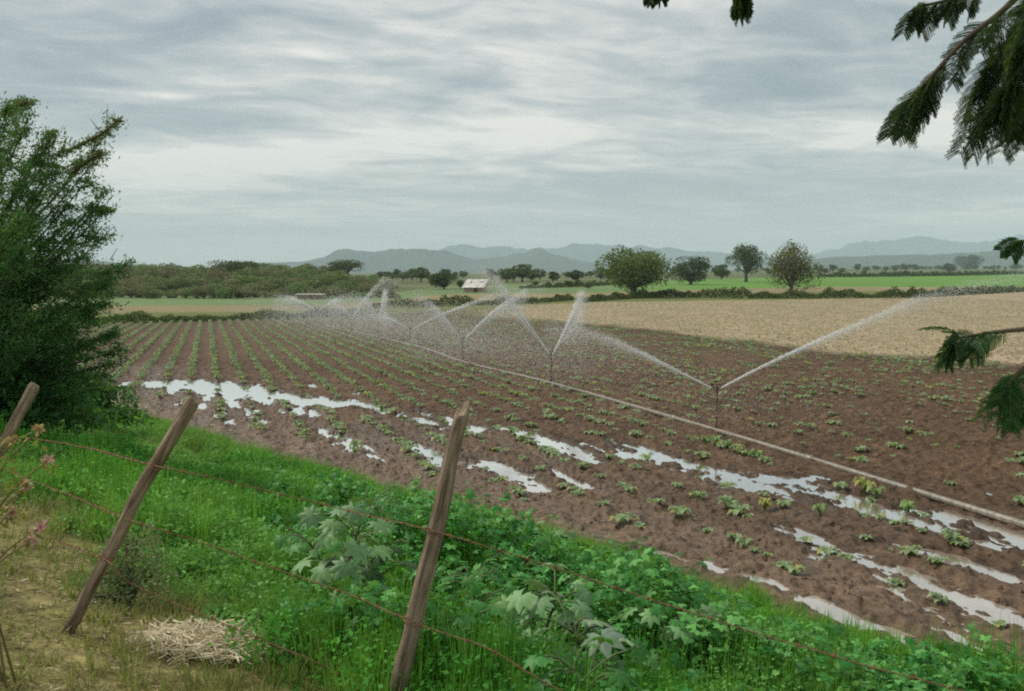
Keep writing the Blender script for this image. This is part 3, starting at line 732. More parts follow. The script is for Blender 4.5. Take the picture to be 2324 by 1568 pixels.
def scatter(mb, variants, X, Y, Z, sc_, rot, cols, rng, lv=4, zs=None, jit=.15, lsz=None):
    """merge transformed copies of small plants into one mesh"""
    which = rng.integers(0, len(variants), len(X))
    for q, var in enumerate(variants):
        V, F = var[0], var[1]
        m = np.where(which == q)[0]
        if not len(m): continue
        if lsz is not None:      # leaves of a fixed real size round the points of the clump
            Pc = var[2]; O = V - Pc; c, s_ = np.cos(rot[m]), np.sin(rot[m]); ls = lsz[m][:, None, None]
            G = Pc[None] * np.stack([sc_[m], sc_[m], zs[m]], -1)[:, None] + O[None] * ls
            VV = np.stack([G[..., 0] * c[:, None] - G[..., 1] * s_[:, None] + X[m][:, None], G[..., 0] * s_[:, None] + G[..., 1] * c[:, None] + Y[m][:, None], G[..., 2] + Z[m][:, None]], -1).reshape(-1, 3)
            FF = (F[None] + (np.arange(len(m)) * len(V))[:, None, None]).reshape(-1, F.shape[1]); nl = len(V) // lv
            cc = cols[m][:, None, :] * rng.uniform(1 - jit, 1 + jit, (len(m), nl, 1)); mb.add(VV, FF, np.repeat(cc, lv, 1).reshape(-1, 3)); continue
        c, s = np.cos(rot[m]), np.sin(rot[m]); sm = sc_[m][:, None]; szm = (zs[m] if zs is not None else sc_[m])[:, None]
        vx = (V[None, :, 0] * c[:, None] - V[None, :, 1] * s[:, None]) * sm + X[m][:, None]
        vy = (V[None, :, 0] * s[:, None] + V[None, :, 1] * c[:, None]) * sm + Y[m][:, None]
        vz = V[None, :, 2] * szm + Z[m][:, None]
        VV = np.stack([vx, vy, vz], -1).reshape(-1, 3)
        FF = (F[None] + (np.arange(len(m)) * len(V))[:, None, None]).reshape(-1, F.shape[1])
        nl = len(V) // lv
        cc = cols[m][:, None, :] * rng.uniform(1 - jit, 1 + jit, (len(m), nl, 1))
        mb.add(VV, FF, np.repeat(cc, lv, 1).reshape(-1, 3))
mb = MB()
sim = [seedling_variant(np.random.default_rng(600 + i), 6, .16, .13, True) for i in range(4)]
fi = farr
cc = seed_cols(len(fi), rng); cc[isdry[fi]] = cc[isdry[fi]] * np.array([1.05, .95, .75])
scatter(mb, sim, X[fi], Y[fi], Z[fi], size[fi], rng.uniform(0, 6.28, len(fi)), cc, rng)
o = mb.build('crop_seedlings', M_LEAF); tag(o, 'pale green lines of small seedlings running to the far end of the field', 'seedlings', kind='stuff')
print('seedlings', len(X))

# loose clods of soil lying on the ridges
mb = MB(); rg = np.random.default_rng(651); n = 16000
a = np.radians(rg.uniform(-30, 32, n)); rr2 = rg.uniform(9 ** .6, 45 ** .6, n) ** (1 / .6); cx_, cy_ = np.sin(a) * rr2, np.cos(a) * rr2
ok = (S(cx_, cy_) > 9.0) & (pud_mask(cx_, cy_) < .5) & (rg.uniform(0, 1, n) < 1.8 * fbm(cx_ / 1.2, cy_ / 1.2, 3, 652) - .3); cx_, cy_, rr2 = cx_[ok], cy_[ok], rr2[ok]; n = len(cx_)
b8 = np.array([[1, 0, 0], [.3, .9, .1], [-.8, .6, 0], [-.9, -.5, .1], [.2, -1, 0], [.35, .1, .75], [-.3, -.15, .85]]); f8 = np.array([[0, 1, 5], [1, 2, 6], [1, 6, 5], [2, 3, 6], [3, 4, 6], [4, 5, 6], [4, 0, 5]])
VV = b8[None] * rg.uniform(.6, 1.4, (n, 7, 3)); an = rg.uniform(0, 6.28, n)[:, None]
VV = np.stack([VV[..., 0] * np.cos(an) - VV[..., 1] * np.sin(an), VV[..., 0] * np.sin(an) + VV[..., 1] * np.cos(an), VV[..., 2]], -1) * (rg.uniform(.012, .045, n) ** 1.0)[:, None, None]
VV += np.stack([cx_, cy_, zdet(cx_, cy_)[0] - .006], -1)[:, None]
mb.add(VV.reshape(-1, 3), (f8[None] + (np.arange(n) * 7)[:, None, None]).reshape(-1, 3), np.repeat(np.array([.10, .062, .038]) * rg.uniform(.6, 1.7, (n, 1)), 7, 0))
tag(mb.build('soil_clods', M_PAINT), 'loose brown clods of soil scattered over the ploughed field', 'soil clods', kind='stuff')
# a few bigger pale weeds beside the pipe: taller yellow-green shoots
def big_plant(x, y, s, label, yellow=False, seed=0):
    rg = np.random.default_rng(seed); V, F = seedling_variant(rg, 11, .22, .28)
    nleaf = len(V) // 12; c = np.repeat((CY if yellow else CG * 1.1) * rg.uniform(.8, 1.2, (nleaf, 1)), 12, 0)
    m_ = MB(); m_.add(V, F, c); p = hit(x, y); z = float(zdet(np.array([p[0]]), np.array([p[1]]))[0][0])
    o = m_.build('leafy_crop_plant', M_LEAF, smooth=True, loc=(p[0], p[1], z)); o.scale = (s, s, s); tag(o, label, 'plant', 'larger leafy crop plants by the pipe')
lab = 'larger leafy crop plant in the clump just below the pipe at the nearest sprinkler'
for i, (x, y) in enumerate([(1600, 1015), (1625, 1022), (1650, 1030), (1675, 1036), (1700, 1043), (1718, 1046), (1612, 1008)]): big_plant(x, y, .55, lab, i in (3,), 700 + i)
big_plant(1960, 1122, .75, 'bright yellow green leafy plant at the edge of the long puddle beside the pipe', True, 720)
big_plant(1735, 1160, .6, 'lone yellowish upright crop plant on the soil below the long puddle', True, 721)
big_plant(1985, 1135, .7, 'leafy green plant right of the bright yellow green one at the long puddle', False, 722)
big_plant(2058, 1160, .65, 'leafy green plant standing in the wide end of the long puddle', False, 723)
big_plant(1860, 1175, .5, 'small leafy plant on the dark soil below the long puddle', False, 724)

# ================================================================= irrigation pipe and sprinklers
zz = lambda q, h=.07: np.array([q[0], q[1], float(zbase(q[0], q[1])) + h])
pipe_pts = [PIPE[0] + (PIPE[0] - PIPE[1]) * .75] + list(PIPE) + [PIPE[-1] + (PIPE[-1] - PIPE[-2]) * .08]
path = np.array([zz(q, .085) for q in smooth_path(np.array(pipe_pts), 300)])
sl = np.concatenate([[0], np.cumsum(np.linalg.norm(np.diff(path, axis=0), axis=1))])
def on_path(s): return np.array([np.interp(s, sl, path[:, k]) for k in range(3)])
pr = empty('irrigation_pipe', path[0]); tag(pr, 'long dull metal irrigation pipe lying across the ploughed field', 'pipe')
nsec = int(sl[-1] / 6.0)
for i in range(nsec):
    a, b = i * 6.0, (i + 1) * 6.0
    Q = np.array([on_path(t) for t in np.linspace(a, b, 9)]) - path[0]
    mb = MB(); add_tube(mb, Q, .060, 12, (.5, .45, .4)); mb.build('pipe_section', M_PIPE, pr, True)
    mb = MB(); c = on_path(b) - path[0]; dd = norm(on_path(b + .1) - on_path(b - .1))
    add_tube(mb, [c - dd * .12, c - dd * .11, c + dd * .11, c + dd * .12], [.066, .077, .077, .066], 12, (.5, .45, .4)); mb.build('coupling', M_PIPE, pr, True)

def drops(mb, P, T, wid, ln, rng, c=(.9, .91, .91)):
    """small stretched water drops: four sided slivers"""
    n = len(P); d = norm(T + rng.normal(0, .25, (n, 3))); a = norm(np.cross(d, rng.normal(size=(n, 3)))); b = np.cross(d, a)
    w_ = (wid * rng.uniform(.5, 1.5, n))[:, None]; l_ = (ln * rng.uniform(.4, 1.6, n))[:, None] / 2
    V = np.stack([P - d * l_, P + a * w_, P + d * l_, P - .5 * a * w_ + .87 * b * w_, P - .5 * a * w_ - .87 * b * w_], 1)
    F = np.array([[0, 1, 3], [0, 3, 4], [0, 4, 1], [2, 3, 1], [2, 4, 3], [2, 1, 4]])
    FF = (F[None] + (np.arange(n) * 5)[:, None, None]).reshape(-1, 3)
    mb.add(V.reshape(-1, 3), FF, c)

def jet_mesh(pts3, n, s0, s1, seed, wid, core=.35, fall=.5, fade=1.0):
    rg = np.random.default_rng(seed); path = smooth_path(pts3, 60); L = np.sum(np.linalg.norm(np.diff(path, axis=0), axis=1))
    T = norm(np.gradient(path, axis=0)); mb = MB()
    # solid core of the jet, breaking up into drops
    kc = max(4, int(60 * core)); r = np.linspace(.010, .005, kc); add_tube(mb, path[:kc], r, 6, (1.0, 1.0, 1.0))
    t = rg.uniform(0, 1, n) ** fade; i = (t * 59).astype(int); fr = (t * 59 - i)[:, None]; i1 = np.minimum(i + 1, 59)
    sg = (s0 + (s1 - s0) * t ** 1.3)[:, None]
    off = rg.normal(0, 1, (n, 3)) * sg
    off[:, 2] -= np.abs(rg.exponential(1, n)) * fall * t ** 2
    P = path[i] * (1 - fr) + path[i1] * fr + off
    ok = P[:, 2] > zbase(P[:, 0], P[:, 1]) + .02
    drops(mb, P[ok], T[i][ok], wid, wid * 9 * (1.1 - .7 * t[ok]), rg)
    return mb

SPR = [ # riser x, pipe y, head y, jets: (px points, n, end spread, fall)
 (1625, 985, 881, [([(1637, 880), (1740, 826), (1870, 766), (2000, 710), (2100, 668), (2230, 636), (2340, 612)], 9000, .17, .45), ([(1613, 880), (1530, 838), (1450, 797), (1380, 765), (1310, 742), (1240, 735)], 5000, .16, .35)]),
 (1250, 875, 804, [([(1255, 803), (1280, 752), (1302, 703), (1318, 662), (1328, 668)], 7000, .20, 1.6), ([(1246, 803), (1203, 742), (1160, 680), (1128, 630), (1095, 605)], 5500, .22, .9)]),
 (1050, 825, 769, [([(1056, 768), (1110, 715), (1160, 677), (1195, 655)], 4500, .20, .9), ([(1044, 768), (1008, 722), (978, 688), (940, 660)], 3500, .3, 1.0)]),
 (930, 785, 746, [([(938, 745), (1000, 714), (1070, 686), (1150, 658), (1235, 652)], 4500, .22, .6), ([(926, 745), (893, 728), (860, 714), (800, 700)], 3500, .30, .7)]),
 (858, 768, 731, [([(859, 730), (865, 700), (873, 664), (876, 655)], 4500, .25, 1.8), ([(855, 728), (845, 702), (828, 680), (805, 668)], 3000, .3, .9)]),
 (798, 752, 718, [([(802, 717), (815, 698), (832, 672), (868, 636), (900, 640)], 3500, .35, .9), ([(795, 716), (770, 695), (748, 680)], 2500, .4, .9)]),
 (718, 737, 706, [([(714, 705), (690, 690), (660, 675), (625, 672)], 5500, .5, 1.0), ([(722, 705), (745, 690), (770, 676), (800, 668)], 2500, .4, .8)]),
]
names = ['nearest sprinkler, long flat jets reaching to the right edge and over the wet soil', 'second sprinkler along the pipe with a steep bright plume above the soil', 'third sprinkler along the pipe, its V of jets crossing the plume of its neighbour',
         'fourth sprinkler along the pipe with thin low jets spread wide', 'fifth sprinkler along the pipe with one narrow upright white jet', 'sixth sprinkler along the pipe, its jet arching up over the hedge', 'seventh and last sprinkler where the pipe ends in a cloud of spray']
for k, (x, yb, yh, jets) in enumerate(SPR):
    b = hit(x, yb); Yd = b[1]; base = zz(b, .085); top = at(x, yh, Yd)
    root = empty('sprinkler', base); tag(root, names[k], 'sprinkler', 'sprinklers along the irrigation pipe')
    h = top[2] - base[2]
    mb = MB(); add_tube(mb, [(0, 0, 0), (0, 0, h * .5), (0, 0, h - .05)], .016, 8); add_tube(mb, [(0, 0, -.02), (0, 0, .08)], .034, 8); mb.build('riser', M_STEEL, root, True)
    mb = MB(); add_tube(mb, [(0, 0, h - .07), (0, 0, h - .03), (0, 0, h + .03), (0, 0, h + .06)], [.026, .034, .03, .018], 8)
    add_tube(mb, smooth_path([(-.10, 0, h + .03), (-.04, 0, h + .09), (.05, 0, h + .10), (.10, 0, h + .05)], 8), .010, 6); hd = mb.build('head', M_STEEL, root, True)
    for q, (pts_, n, s1, fall) in enumerate(jets):
        P3 = np.array([at(px, py, Yd + (.0 if i == 0 else .25 * i * (1 if q == 0 else -1))) for i, (px, py) in enumerate(pts_)]) - base
        nz0 = P3[0] - np.array([0, 0, h]); mb = MB(); add_tube(mb, [(0, 0, h), (nz0[0] * .5, 0, h + nz0[2] * .5), (nz0[0], nz0[1], h + nz0[2])], [.016, .014, .010], 6); mb.build('nozzle', M_STEEL, hd, True)
        wd_ = .0017 + .00009 * Yd
        # jets are computed in local space: ground test needs world z, so shift there and back
        j = jet_mesh(P3 + base, int(n * (1.9 if k == 0 else 2.5 if k < 3 else 1.7)), .008, s1 * .55, 900 + k * 5 + q, wd_, core=.4 if k < 3 else .25, fall=fall * .8)
        o = j.build('water_jet', M_WATERDROP, root); o.location = -base
    # fine drift of droplets falling around the head
    rg = np.random.default_rng(950 + k); n = 12000 if k > 1 else 7000 if k else 3000; c0 = at(x, yh - 10, Yd); e = np.array([3.0, 2.6, .85]) if k < 3 else np.array([5.0, 4.0, 1.2])
    P_ = c0 + rg.normal(0, 1, (n, 3)) * e * .7; P_[:, 2] -= .4; P_ = P_[(P_[:, 2] > zbase(P_[:, 0], P_[:, 1]) + .03)]
    mb = MB(); drops(mb, P_, np.tile([0, 0, -1.], (len(P_), 1)), .0016 + .00009 * Yd, .02 + .0008 * Yd, rg); o = mb.build('drizzle', M_WATERDROP, root); o.location = -base

# ================================================================= fence posts and barbed wire
def post(bot, top, r0, r1, seed, label, notch=False):
    bot, top = np.array(bot, float), np.array(top, float)
    L = np.linalg.norm(top - bot); d = (top - bot) / L
    n, k = 70, 28; t = np.linspace(0, 1, n); th = np.arange(k) * 2 * math.pi / k
    cx = .022 * (fbm(t * 3.0, t * 0, 3, seed) - .5) * 2; cy = .02 * (fbm(t * 3.0, t * 0 + 5, 2, seed + 1) - .5) * 2
    TT, HH = np.meshgrid(t, th, indexing='ij')
    R = (r0 + (r1 - r0) * TT) * (1 + .10 * (fbm(np.cos(HH) * 1.5 + 3, TT * 6 + np.sin(HH) * 1.5, 3, seed + 2) - .5) * 2 + .10 * (vn(HH * 3.2, TT * 3, seed + 5) - .5))
    for (kt, ka, ks) in ((.28, 1.0, .20), (.52, 4.5, .16), (.70, 2.6, .14), (.12, 3.8, .22)):
        R = R * (1 + ks * np.exp(-((TT - kt) / .022) ** 2 - (np.angle(np.exp(1j * (HH - ka))) / .45) ** 2))
    Zl = TT * L
    if notch:
        tipk = np.clip((TT - .955) / .045, 0, 1); Zl = Zl - tipk * L * (.045 * (.5 + .5 * np.cos(HH - 2.2)) + .012 * vn(HH * 2, HH * 0, seed)); R = R * (1 - .35 * tipk ** 2)
    else:
        tipk = np.clip((TT - .97) / .03, 0, 1); Zl = Zl - tipk * .02 * (.5 + .5 * np.cos(HH + 1)); R = R * (1 - .25 * tipk ** 2)
    V = np.stack([cx[:, None] + np.cos(HH) * R, cy[:, None] + np.sin(HH) * R, Zl], -1)
    i = np.arange(n - 1)[:, None]; j = np.arange(k)[None]
    F = np.stack([i * k + j, i * k + (j + 1) % k, (i + 1) * k + (j + 1) % k, (i + 1) * k + j], -1).reshape(-1, 4)
    mb = MB(); mb.add(V.reshape(-1, 3), F)
    cap = np.vstack([V[-1], V[-1].mean(0) - [0, 0, .01]]); mb.add(cap, [[q, (q + 1) % k, k] for q in range(k)])
    o = mb.build('fence_post', M_WOOD, smooth=True, loc=bot)
    o.rotation_euler = Vector(d).to_track_quat('Z', 'Y').to_euler()
    tag(o, label, 'fence post', 'leaning posts of the barbed wire fence'); return bot, top
def ext(a, b, f): return np.array(a) + (np.array(b) - np.array(a)) * f
PT2, PB2 = at(442, 903, 4.8), at(132, 1462, 4.75)
PT1, PB1 = at(1056, 905, 4.2), at(885, 1640, 4.1)
PT3, PB3 = at(84, 872, 8.2), at(-95, 1190, 8.1)
post(ext(PT1, PB1, 1.12), PT1, .045, .034, 41, 'thick leaning fence post with a split broken top, standing in the green weeds', True)
post(ext(PT2, PB2, 1.10), PT2, .030, .036, 42, 'long steeply leaning fence post standing in the dry grass above the straw')
post(ext(PT3, PB3, 1.08), PT3, .045, .050, 43, 'grey leaning fence post beside the pink flowers under the dark tree')
def on_post(T_, B_, y):
    """point on the post axis seen at photo height y"""
    best = min(np.linspace(0, 1.2, 600), key=lambda f: abs(px_of(ext(T_, B_, f))[1] - y)); return ext(T_, B_, best)
def px_of(P):
    v = np.array(P) - [0, 0, CAM_Z]; dz = v[1] * CP - v[2] * SP; up = v[1] * SP + v[2] * CP
    return PX_CX + PX_F * v[0] / dz, PX_CY - PX_F * up / dz
def wire(knots, label, seed):
    """twisted two-strand rusty wire with barbs through the given points"""
    rg = np.random.default_rng(seed); knots = [np.array(k_, float) for k_ in knots]
    path = smooth_path(knots, 40 * (len(knots) - 1) + 1)
    L = np.concatenate([[0], np.cumsum(np.linalg.norm(np.diff(path, axis=0), axis=1))]); n = int(L[-1] / .012)
    s = np.linspace(0, L[-1], n); P = np.stack([np.interp(s, L, path[:, k_]) for k_ in range(3)], 1)
    P[:, 2] += .006 * (fbm(s * 3, s * 0, 2, seed) - .5) * 2
    T = norm(np.gradient(P, axis=0)); A = norm(np.cross(T, [0, 0, 1.])); B = np.cross(T, A); ph = s * 2 * math.pi / .07
    mb = MB()
    for q in (0, math.pi):
        add_tube(mb, P + .0022 * (A * np.cos(ph + q)[:, None] + B * np.sin(ph + q)[:, None]), .0017, 5, caps=False)
    b = .06
    while b < L[-1]:
        i = min(int(b / L[-1] * n), n - 2); c = P[i]
        tt = np.linspace(0, 2 * math.pi * 1.7, 14); add_tube(mb, c + T[i] * (np.linspace(-.008, .008, 14))[:, None] + .0062 * (A[i] * np.cos(tt)[:, None] + B[i] * np.sin(tt)[:, None]), .0017, 4)
        for q in range(2):
            dd = norm(A[i] * rg.normal() + B[i] * rg.normal() + T[i] * .3 * rg.normal()); add_tube(mb, [c - dd * .020, c, c + dd * .020], [.0007, .0018, .0007], 4)
        b += .13 + rg.uniform(-.015, .015)
    o = mb.build('barbed_wire', M_RUST); tag(o, label, 'barbed wire', 'strands of the barbed wire fence'); return o
off = np.array([0, -.045, 0])
q3a, q3b = on_post(PT3, PB3, 985) + off, on_post(PT3, PB3, 1050) + off
q2a, q2b, q2c = on_post(PT2, PB2, 1052) + off, on_post(PT2, PB2, 1170) + off, on_post(PT2, PB2, 1262) + off
q1a, q1b, q1c = on_post(PT1, PB1, 1200) + off, on_post(PT1, PB1, 1403) + off, on_post(PT1, PB1, 1600) + off
wire([q3a, at(180, 1012, 6.6), q2a, at(600, 1112, 4.62), at(800, 1162, 4.45), q1a, at(1180, 1262, 3.95), at(1550, 1385, 3.7), at(1830, 1468, 3.5), at(2120, 1552, 3.3), at(2500, 1660, 3.1), at(2900, 1760, 2.9)], 'topmost rusty strand, wrapped round the split post below its broken top', 51)
wire([q3b, at(150, 1120, 6.4), q2b, at(450, 1228, 4.66), at(620, 1290, 4.5), at(780, 1345, 4.35), q1b, at(1100, 1470, 3.9), at(1230, 1545, 3.75), at(1500, 1680, 3.5), at(1900, 1840, 3.2)], 'second rusty strand from the top, crossing the split post at its low knot', 52)
wire([at(120, 1225, 6.0), q2c, at(300, 1325, 4.7), at(520, 1422, 4.5), at(720, 1505, 4.35), at(860, 1580, 4.25), q1c + [0, 0, -.05], at(1150, 1760, 3.9)], 'lowest rusty strand sagging just above the pile of straw', 53)
def wrap(Tp, Bp, y, r, seed):
    c = on_post(Tp, Bp, y); d = norm(np.array(Tp) - np.array(Bp)); A = norm(np.cross(d, [0, 1., 0])); B = np.cross(d, A)
    t = np.linspace(0, 2 * math.pi * 2.2, 60); P = c + (A * np.cos(t)[:, None] + B * np.sin(t)[:, None]) * r + d * (np.linspace(-.012, .014, 60) + .006 * np.sin(t * 1.3 + seed))[:, None]
    mb = MB(); add_tube(mb, P, .0022, 5); o = mb.build('wire_tie', M_RUST); return o
for (Tp, Bp, y, r, sd_, l) in ((PT1, PB1, 1202, .045, 1, 'rusty wire loop tied round the split post at the top strand'), (PT1, PB1, 1405, .050, 2, 'rusty wire loop tied round the split post at its low knot'),
                            (PT2, PB2, 1054, .043, 3, 'rusty wire loop tied round the steeply leaning post at the top strand'), (PT2, PB2, 1262, .043, 4, 'rusty wire loop low on the steeply leaning post')):
    tag(wrap(Tp, Bp, y, r, sd_), l, 'wire tie', 'wire ties on the fence posts')

# ================================================================= bank vegetation
def tuft_leafy(rng, n=34):
    """many small oval leaves on unseen stems, in a unit mound"""
    a = rng.uniform(0, 6.28, n); r = np.sqrt(rng.uniform(0, 1, n)); z = rng.uniform(.05, 1, n) ** .7
    P = np.stack([np.cos(a) * r, np.sin(a) * r, z * (1 - .35 * r ** 2)], 1)
    V, F = leaf_quads(P, rng.uniform(.6, 1.3, n), rng, .62, dirs=np.stack([np.cos(a), np.sin(a), rng.normal(.1, .6, n)], 1)); return V, F, np.repeat(P, 4, 0)
def tuft_grass(rng, n=22, k=1.0):
    Vs = []
    for i in range(n):
        a = rng.uniform(0, 6.28); r = rng.uniform(0, .7); b = np.array([math.cos(a) * r, math.sin(a) * r, 0]); L = rng.uniform(.5, 1.1); ln = rng.uniform(.15, .6)
        d = np.array([math.cos(a), math.sin(a), 0]); wv = np.array([-math.sin(a + rng.normal()), math.cos(a), 0]) * .028 * k
        m = b + d * ln * .3 + [0, 0, L * .6]; t = b + d * ln + [0, 0, L * .95]
        Vs.append([b - wv, b + wv, m + wv * .8, m - wv * .8]); Vs.append([m - wv * .8, m + wv * .8, t + wv * .1, t - wv * .1])
    V = np.array(Vs).reshape(-1, 3); return V, np.arange(len(V)).reshape(-1, 4)
def bank_pts(n, seed, rmax=42, a0=-33, a1=33):
    rg = np.random.default_rng(seed); a = np.radians(rg.uniform(a0, a1, n)); r = rg.uniform(2.2 ** .7, rmax ** .7, n) ** (1 / .7)
    X, Y = np.sin(a) * r, np.cos(a) * r; return X, Y, r, rg
def edge_s(X, Y): return 8.25 + .7 * (fbm(X / 1.3, Y / 1.3, 3, 777) - .5)
def dryness(X, Y):
    s = S(X, Y) + .9 * (fbm(X * 1.5, Y * 1.5, 2, 41) - .5)
    d1 = 1 - sstep(s, 1.7, 2.5)
    # worn, drier strip further along the bank top at the left
    c = hit(260, 1000); d2 = np.exp(-((X - c[0]) / 1.6) ** 2 - ((Y - c[1]) / 2.6) ** 2) * .8
    return np.clip(np.maximum(d1, d2), 0, 1)
def height_env(X, Y):
    s = S(X, Y)
    m = np.clip(1.7 * fbm(X / .9, Y / .9, 3, 801) - .35, 0, 1)
    h = .07 + .46 * m ** 1.3
    bush = np.exp(-((s - 5.6) / 2.2) ** 2) * sstep(X / np.maximum(Y, 1), -.24, -.08)
    h = h + .36 * bush * (.15 + m) * (1 - .6 * sstep(X / np.maximum(Y, 1), .0, .16))
    h = h * (1 - sstep(s, 6.8, 8.6) * .68)
    h = h * (1 - .72 * dryness(X, Y))
    return h
# leafy weeds
mb = MB(); X, Y, r, rg = bank_pts(40000, 811); s = S(X, Y); dr = dryness(X, Y)
ok = (s > .8) & (s < edge_s(X, Y) - .1) & (rg.uniform(0, 1, len(X)) > dr * 1.1) ; 
gl = fbm(X / 1.6, Y / 1.6, 3, 821); ok &= rg.uniform(0, 1, len(X)) < .35 + 1.5 * gl
X, Y, r, dr, gl, s = X[ok], Y[ok], r[ok], dr[ok], gl[ok], s[ok]; Z = zdet(X, Y)[0] - .03
h = height_env(X, Y) * rg.uniform(.7, 1.2, len(X)); foot = np.clip(.075 + .010 * r, .08, .26) * rg.uniform(.7, 1.3, len(X))
t = np.clip(fbm(X / .8, Y / .8, 3, 831) * 1.5 - .25, 0, 1)[:, None]; t2 = fbm(X / 3, Y / 3, 2, 841)[:, None]
cA, cB, cC = np.array([.035, .20, .03]), np.array([.13, .47, .05]), np.array([.26, .50, .13])
col = cA * (1 - t) + cB * t; col = col * (1 - .5 * (t2 > .58)) + cC * (.5 * (t2 > .58))
scatter(mb, [tuft_leafy(np.random.default_rng(850 + i)) for i in range(8)], X, Y, Z, foot, rg.uniform(0, 6.28, len(X)), col, rg, zs=h, jit=.35, lsz=(.020 + .0022 * r) * rg.uniform(.7, 1.5, len(X)))
tag(mb.build('weeds', M_LEAF), 'dense bright green leafy weeds covering the bank behind the fence', 'weeds', kind='stuff')
print('weeds', len(X))
# broader lobed weeds in the taller band
def lobed(rng):
    Vs, Fs, n0, Cn = [], [], 0, []
    for i in range(7):
        c = np.array([rng.uniform(-1, 1), rng.uniform(-1, 1), rng.uniform(.35, 1.05)]); a = rng.uniform(0, 6.28); M = np.array(Euler((rng.normal(0, .4), rng.normal(.2, .4), a)).to_matrix())
        k = 12; V = [[0, 0, 0]]
        for j in range(k):
            an = -2.8 + 5.6 * j / (k - 1); q = 1.0 if j % 2 else .62; V.append([math.cos(an) * q, math.sin(an) * q, -.25 * q * q])
        V = np.array(V) @ M.T; fs = []
        for j in range(0, k - 1, 2): fs.append([n0, n0 + 1 + j, n0 + 2 + j, n0 + 3 + j if j + 3 <= k else n0 + 2 + j])
        fs = [f for f in fs if len(set(f)) == 4]
        Vs.append(V + c); Cn.append(np.repeat(c[None], len(V), 0)); Fs += fs; n0 += len(V)
    return np.vstack(Vs), np.array(Fs), np.vstack(Cn)
from mathutils import Matrix, Euler
mb = MB(); X, Y, r, rg = bank_pts(40000, 911, 30, -24, 33); s = S(X, Y); dr = dryness(X, Y); pt = fbm(X / 1.0, Y / 1.0, 3, 915)
band = np.exp(-((s - 5.2) / 2.1) ** 2) * sstep(X / Y, -.30, -.10)
ok = (s < edge_s(X, Y) - .25) & (dr < .2) & (rg.uniform(0, 1, len(X)) < band * np.clip(2.6 * pt - .75, 0, 1)); X, Y, r = X[ok], Y[ok], r[ok]
Z = zdet(X, Y)[0]; h = height_env(X, Y) * rg.uniform(.75, 1.05, len(X)) + .03; t = rg.uniform(0, 1, (len(X), 1)) ** 2
col = np.array([.035, .20, .035]) * (1 - t) + np.array([.17, .46, .11]) * t
scatter(mb, [lobed(np.random.default_rng(920 + i)) for i in range(8)], X, Y, Z, np.full(len(X), .11), rg.uniform(0, 6.28, len(X)), col, rg, lv=13, zs=h, jit=.3, lsz=.045 * rg.uniform(.6, 1.5, len(X)))
tag(mb.build('broad_weeds', M_BIGLEAF), 'taller tangle of broad lobed weeds along the middle of the bank', 'weeds', kind='stuff'); print('broad weeds', len(X))
# grass
mb = MB(); X, Y, r, rg = bank_pts(22000, 861); s = S(X, Y); dr = dryness(X, Y)
ok = (s > .6) & (s < edge_s(X, Y) + .25); gl = fbm(X / 1.6, Y / 1.6, 3, 821); ok &= (rg.uniform(0, 1, len(X)) < 1.25 - gl * .9)
ok &= (dr < .5) | (rg.uniform(0, 1, len(X)) < .85)
cs = hit(490, 1470); ok &= np.hypot((X - cs[0]) / .42, (Y - cs[1]) / .40) > 1
X, Y, r, dr, s = X[ok], Y[ok], r[ok], dr[ok], s[ok]; Z = zdet(X, Y)[0] - .02
h = (height_env(X, Y) * .85 + .05 + .08 * (s > 6.5)) * rg.uniform(.7, 1.3, len(X)); foot = np.clip(.06 + .012 * r, .07, .26)
t = rg.uniform(0, 1, (len(X), 1)); tt = fbm(X / 1.2, Y / 1.2, 3, 871)[:, None]
g1, g2 = np.array([.07, .30, .030]), np.array([.23, .50, .06]); d1, d2 = np.array([.17, .21, .06]), np.array([.38, .34, .13])
k = np.clip(.4 * t + .9 * tt - .1, 0, 1); col = (g1 * (1 - k) + g2 * k) * (1 - dr[:, None]) + (d1 * (1 - k) + d2 * k) * dr[:, None]
scatter(mb, [tuft_grass(np.random.default_rng(880 + i), 16) for i in range(8)], X, Y, Z, foot, rg.uniform(0, 6.28, len(X)), col, rg, zs=h, jit=.25)
tag(mb.build('grass', M_LEAF), 'green and dry yellowish grass growing over the bank by the fence', 'grass', kind='stuff')
print('grass', len(X))
# dry litter on the worn ground
mb = MB(); rg = np.random.default_rng(891); n = 9000; a = np.radians(rg.uniform(-33, 12, n)); r = rg.uniform(2.5, 7.5, n); X, Y = np.sin(a) * r, np.cos(a) * r
ok = (dryness(X, Y) > .5) ; X, Y = X[ok], Y[ok]; Z = zdet(X, Y)[0] + .012
V, F = leaf_quads(np.stack([X, Y, Z], 1), rg.uniform(.02, .09, len(X)), rg, .12, dirs=np.stack([rg.normal(size=len(X)), rg.normal(size=len(X)), rg.normal(0, .15, len(X))], 1))
t = rg.uniform(0, 1, (len(X), 1)); mb.add(V, F, np.repeat(np.array([.16, .10, .05]) * (1 - t) + np.array([.50, .40, .22]) * t, 4, 0))
tag(mb.build('dry_litter', M_STRAW), 'scattered dry stalks and leaf litter on the worn ground by the posts', 'litter', kind='stuff')

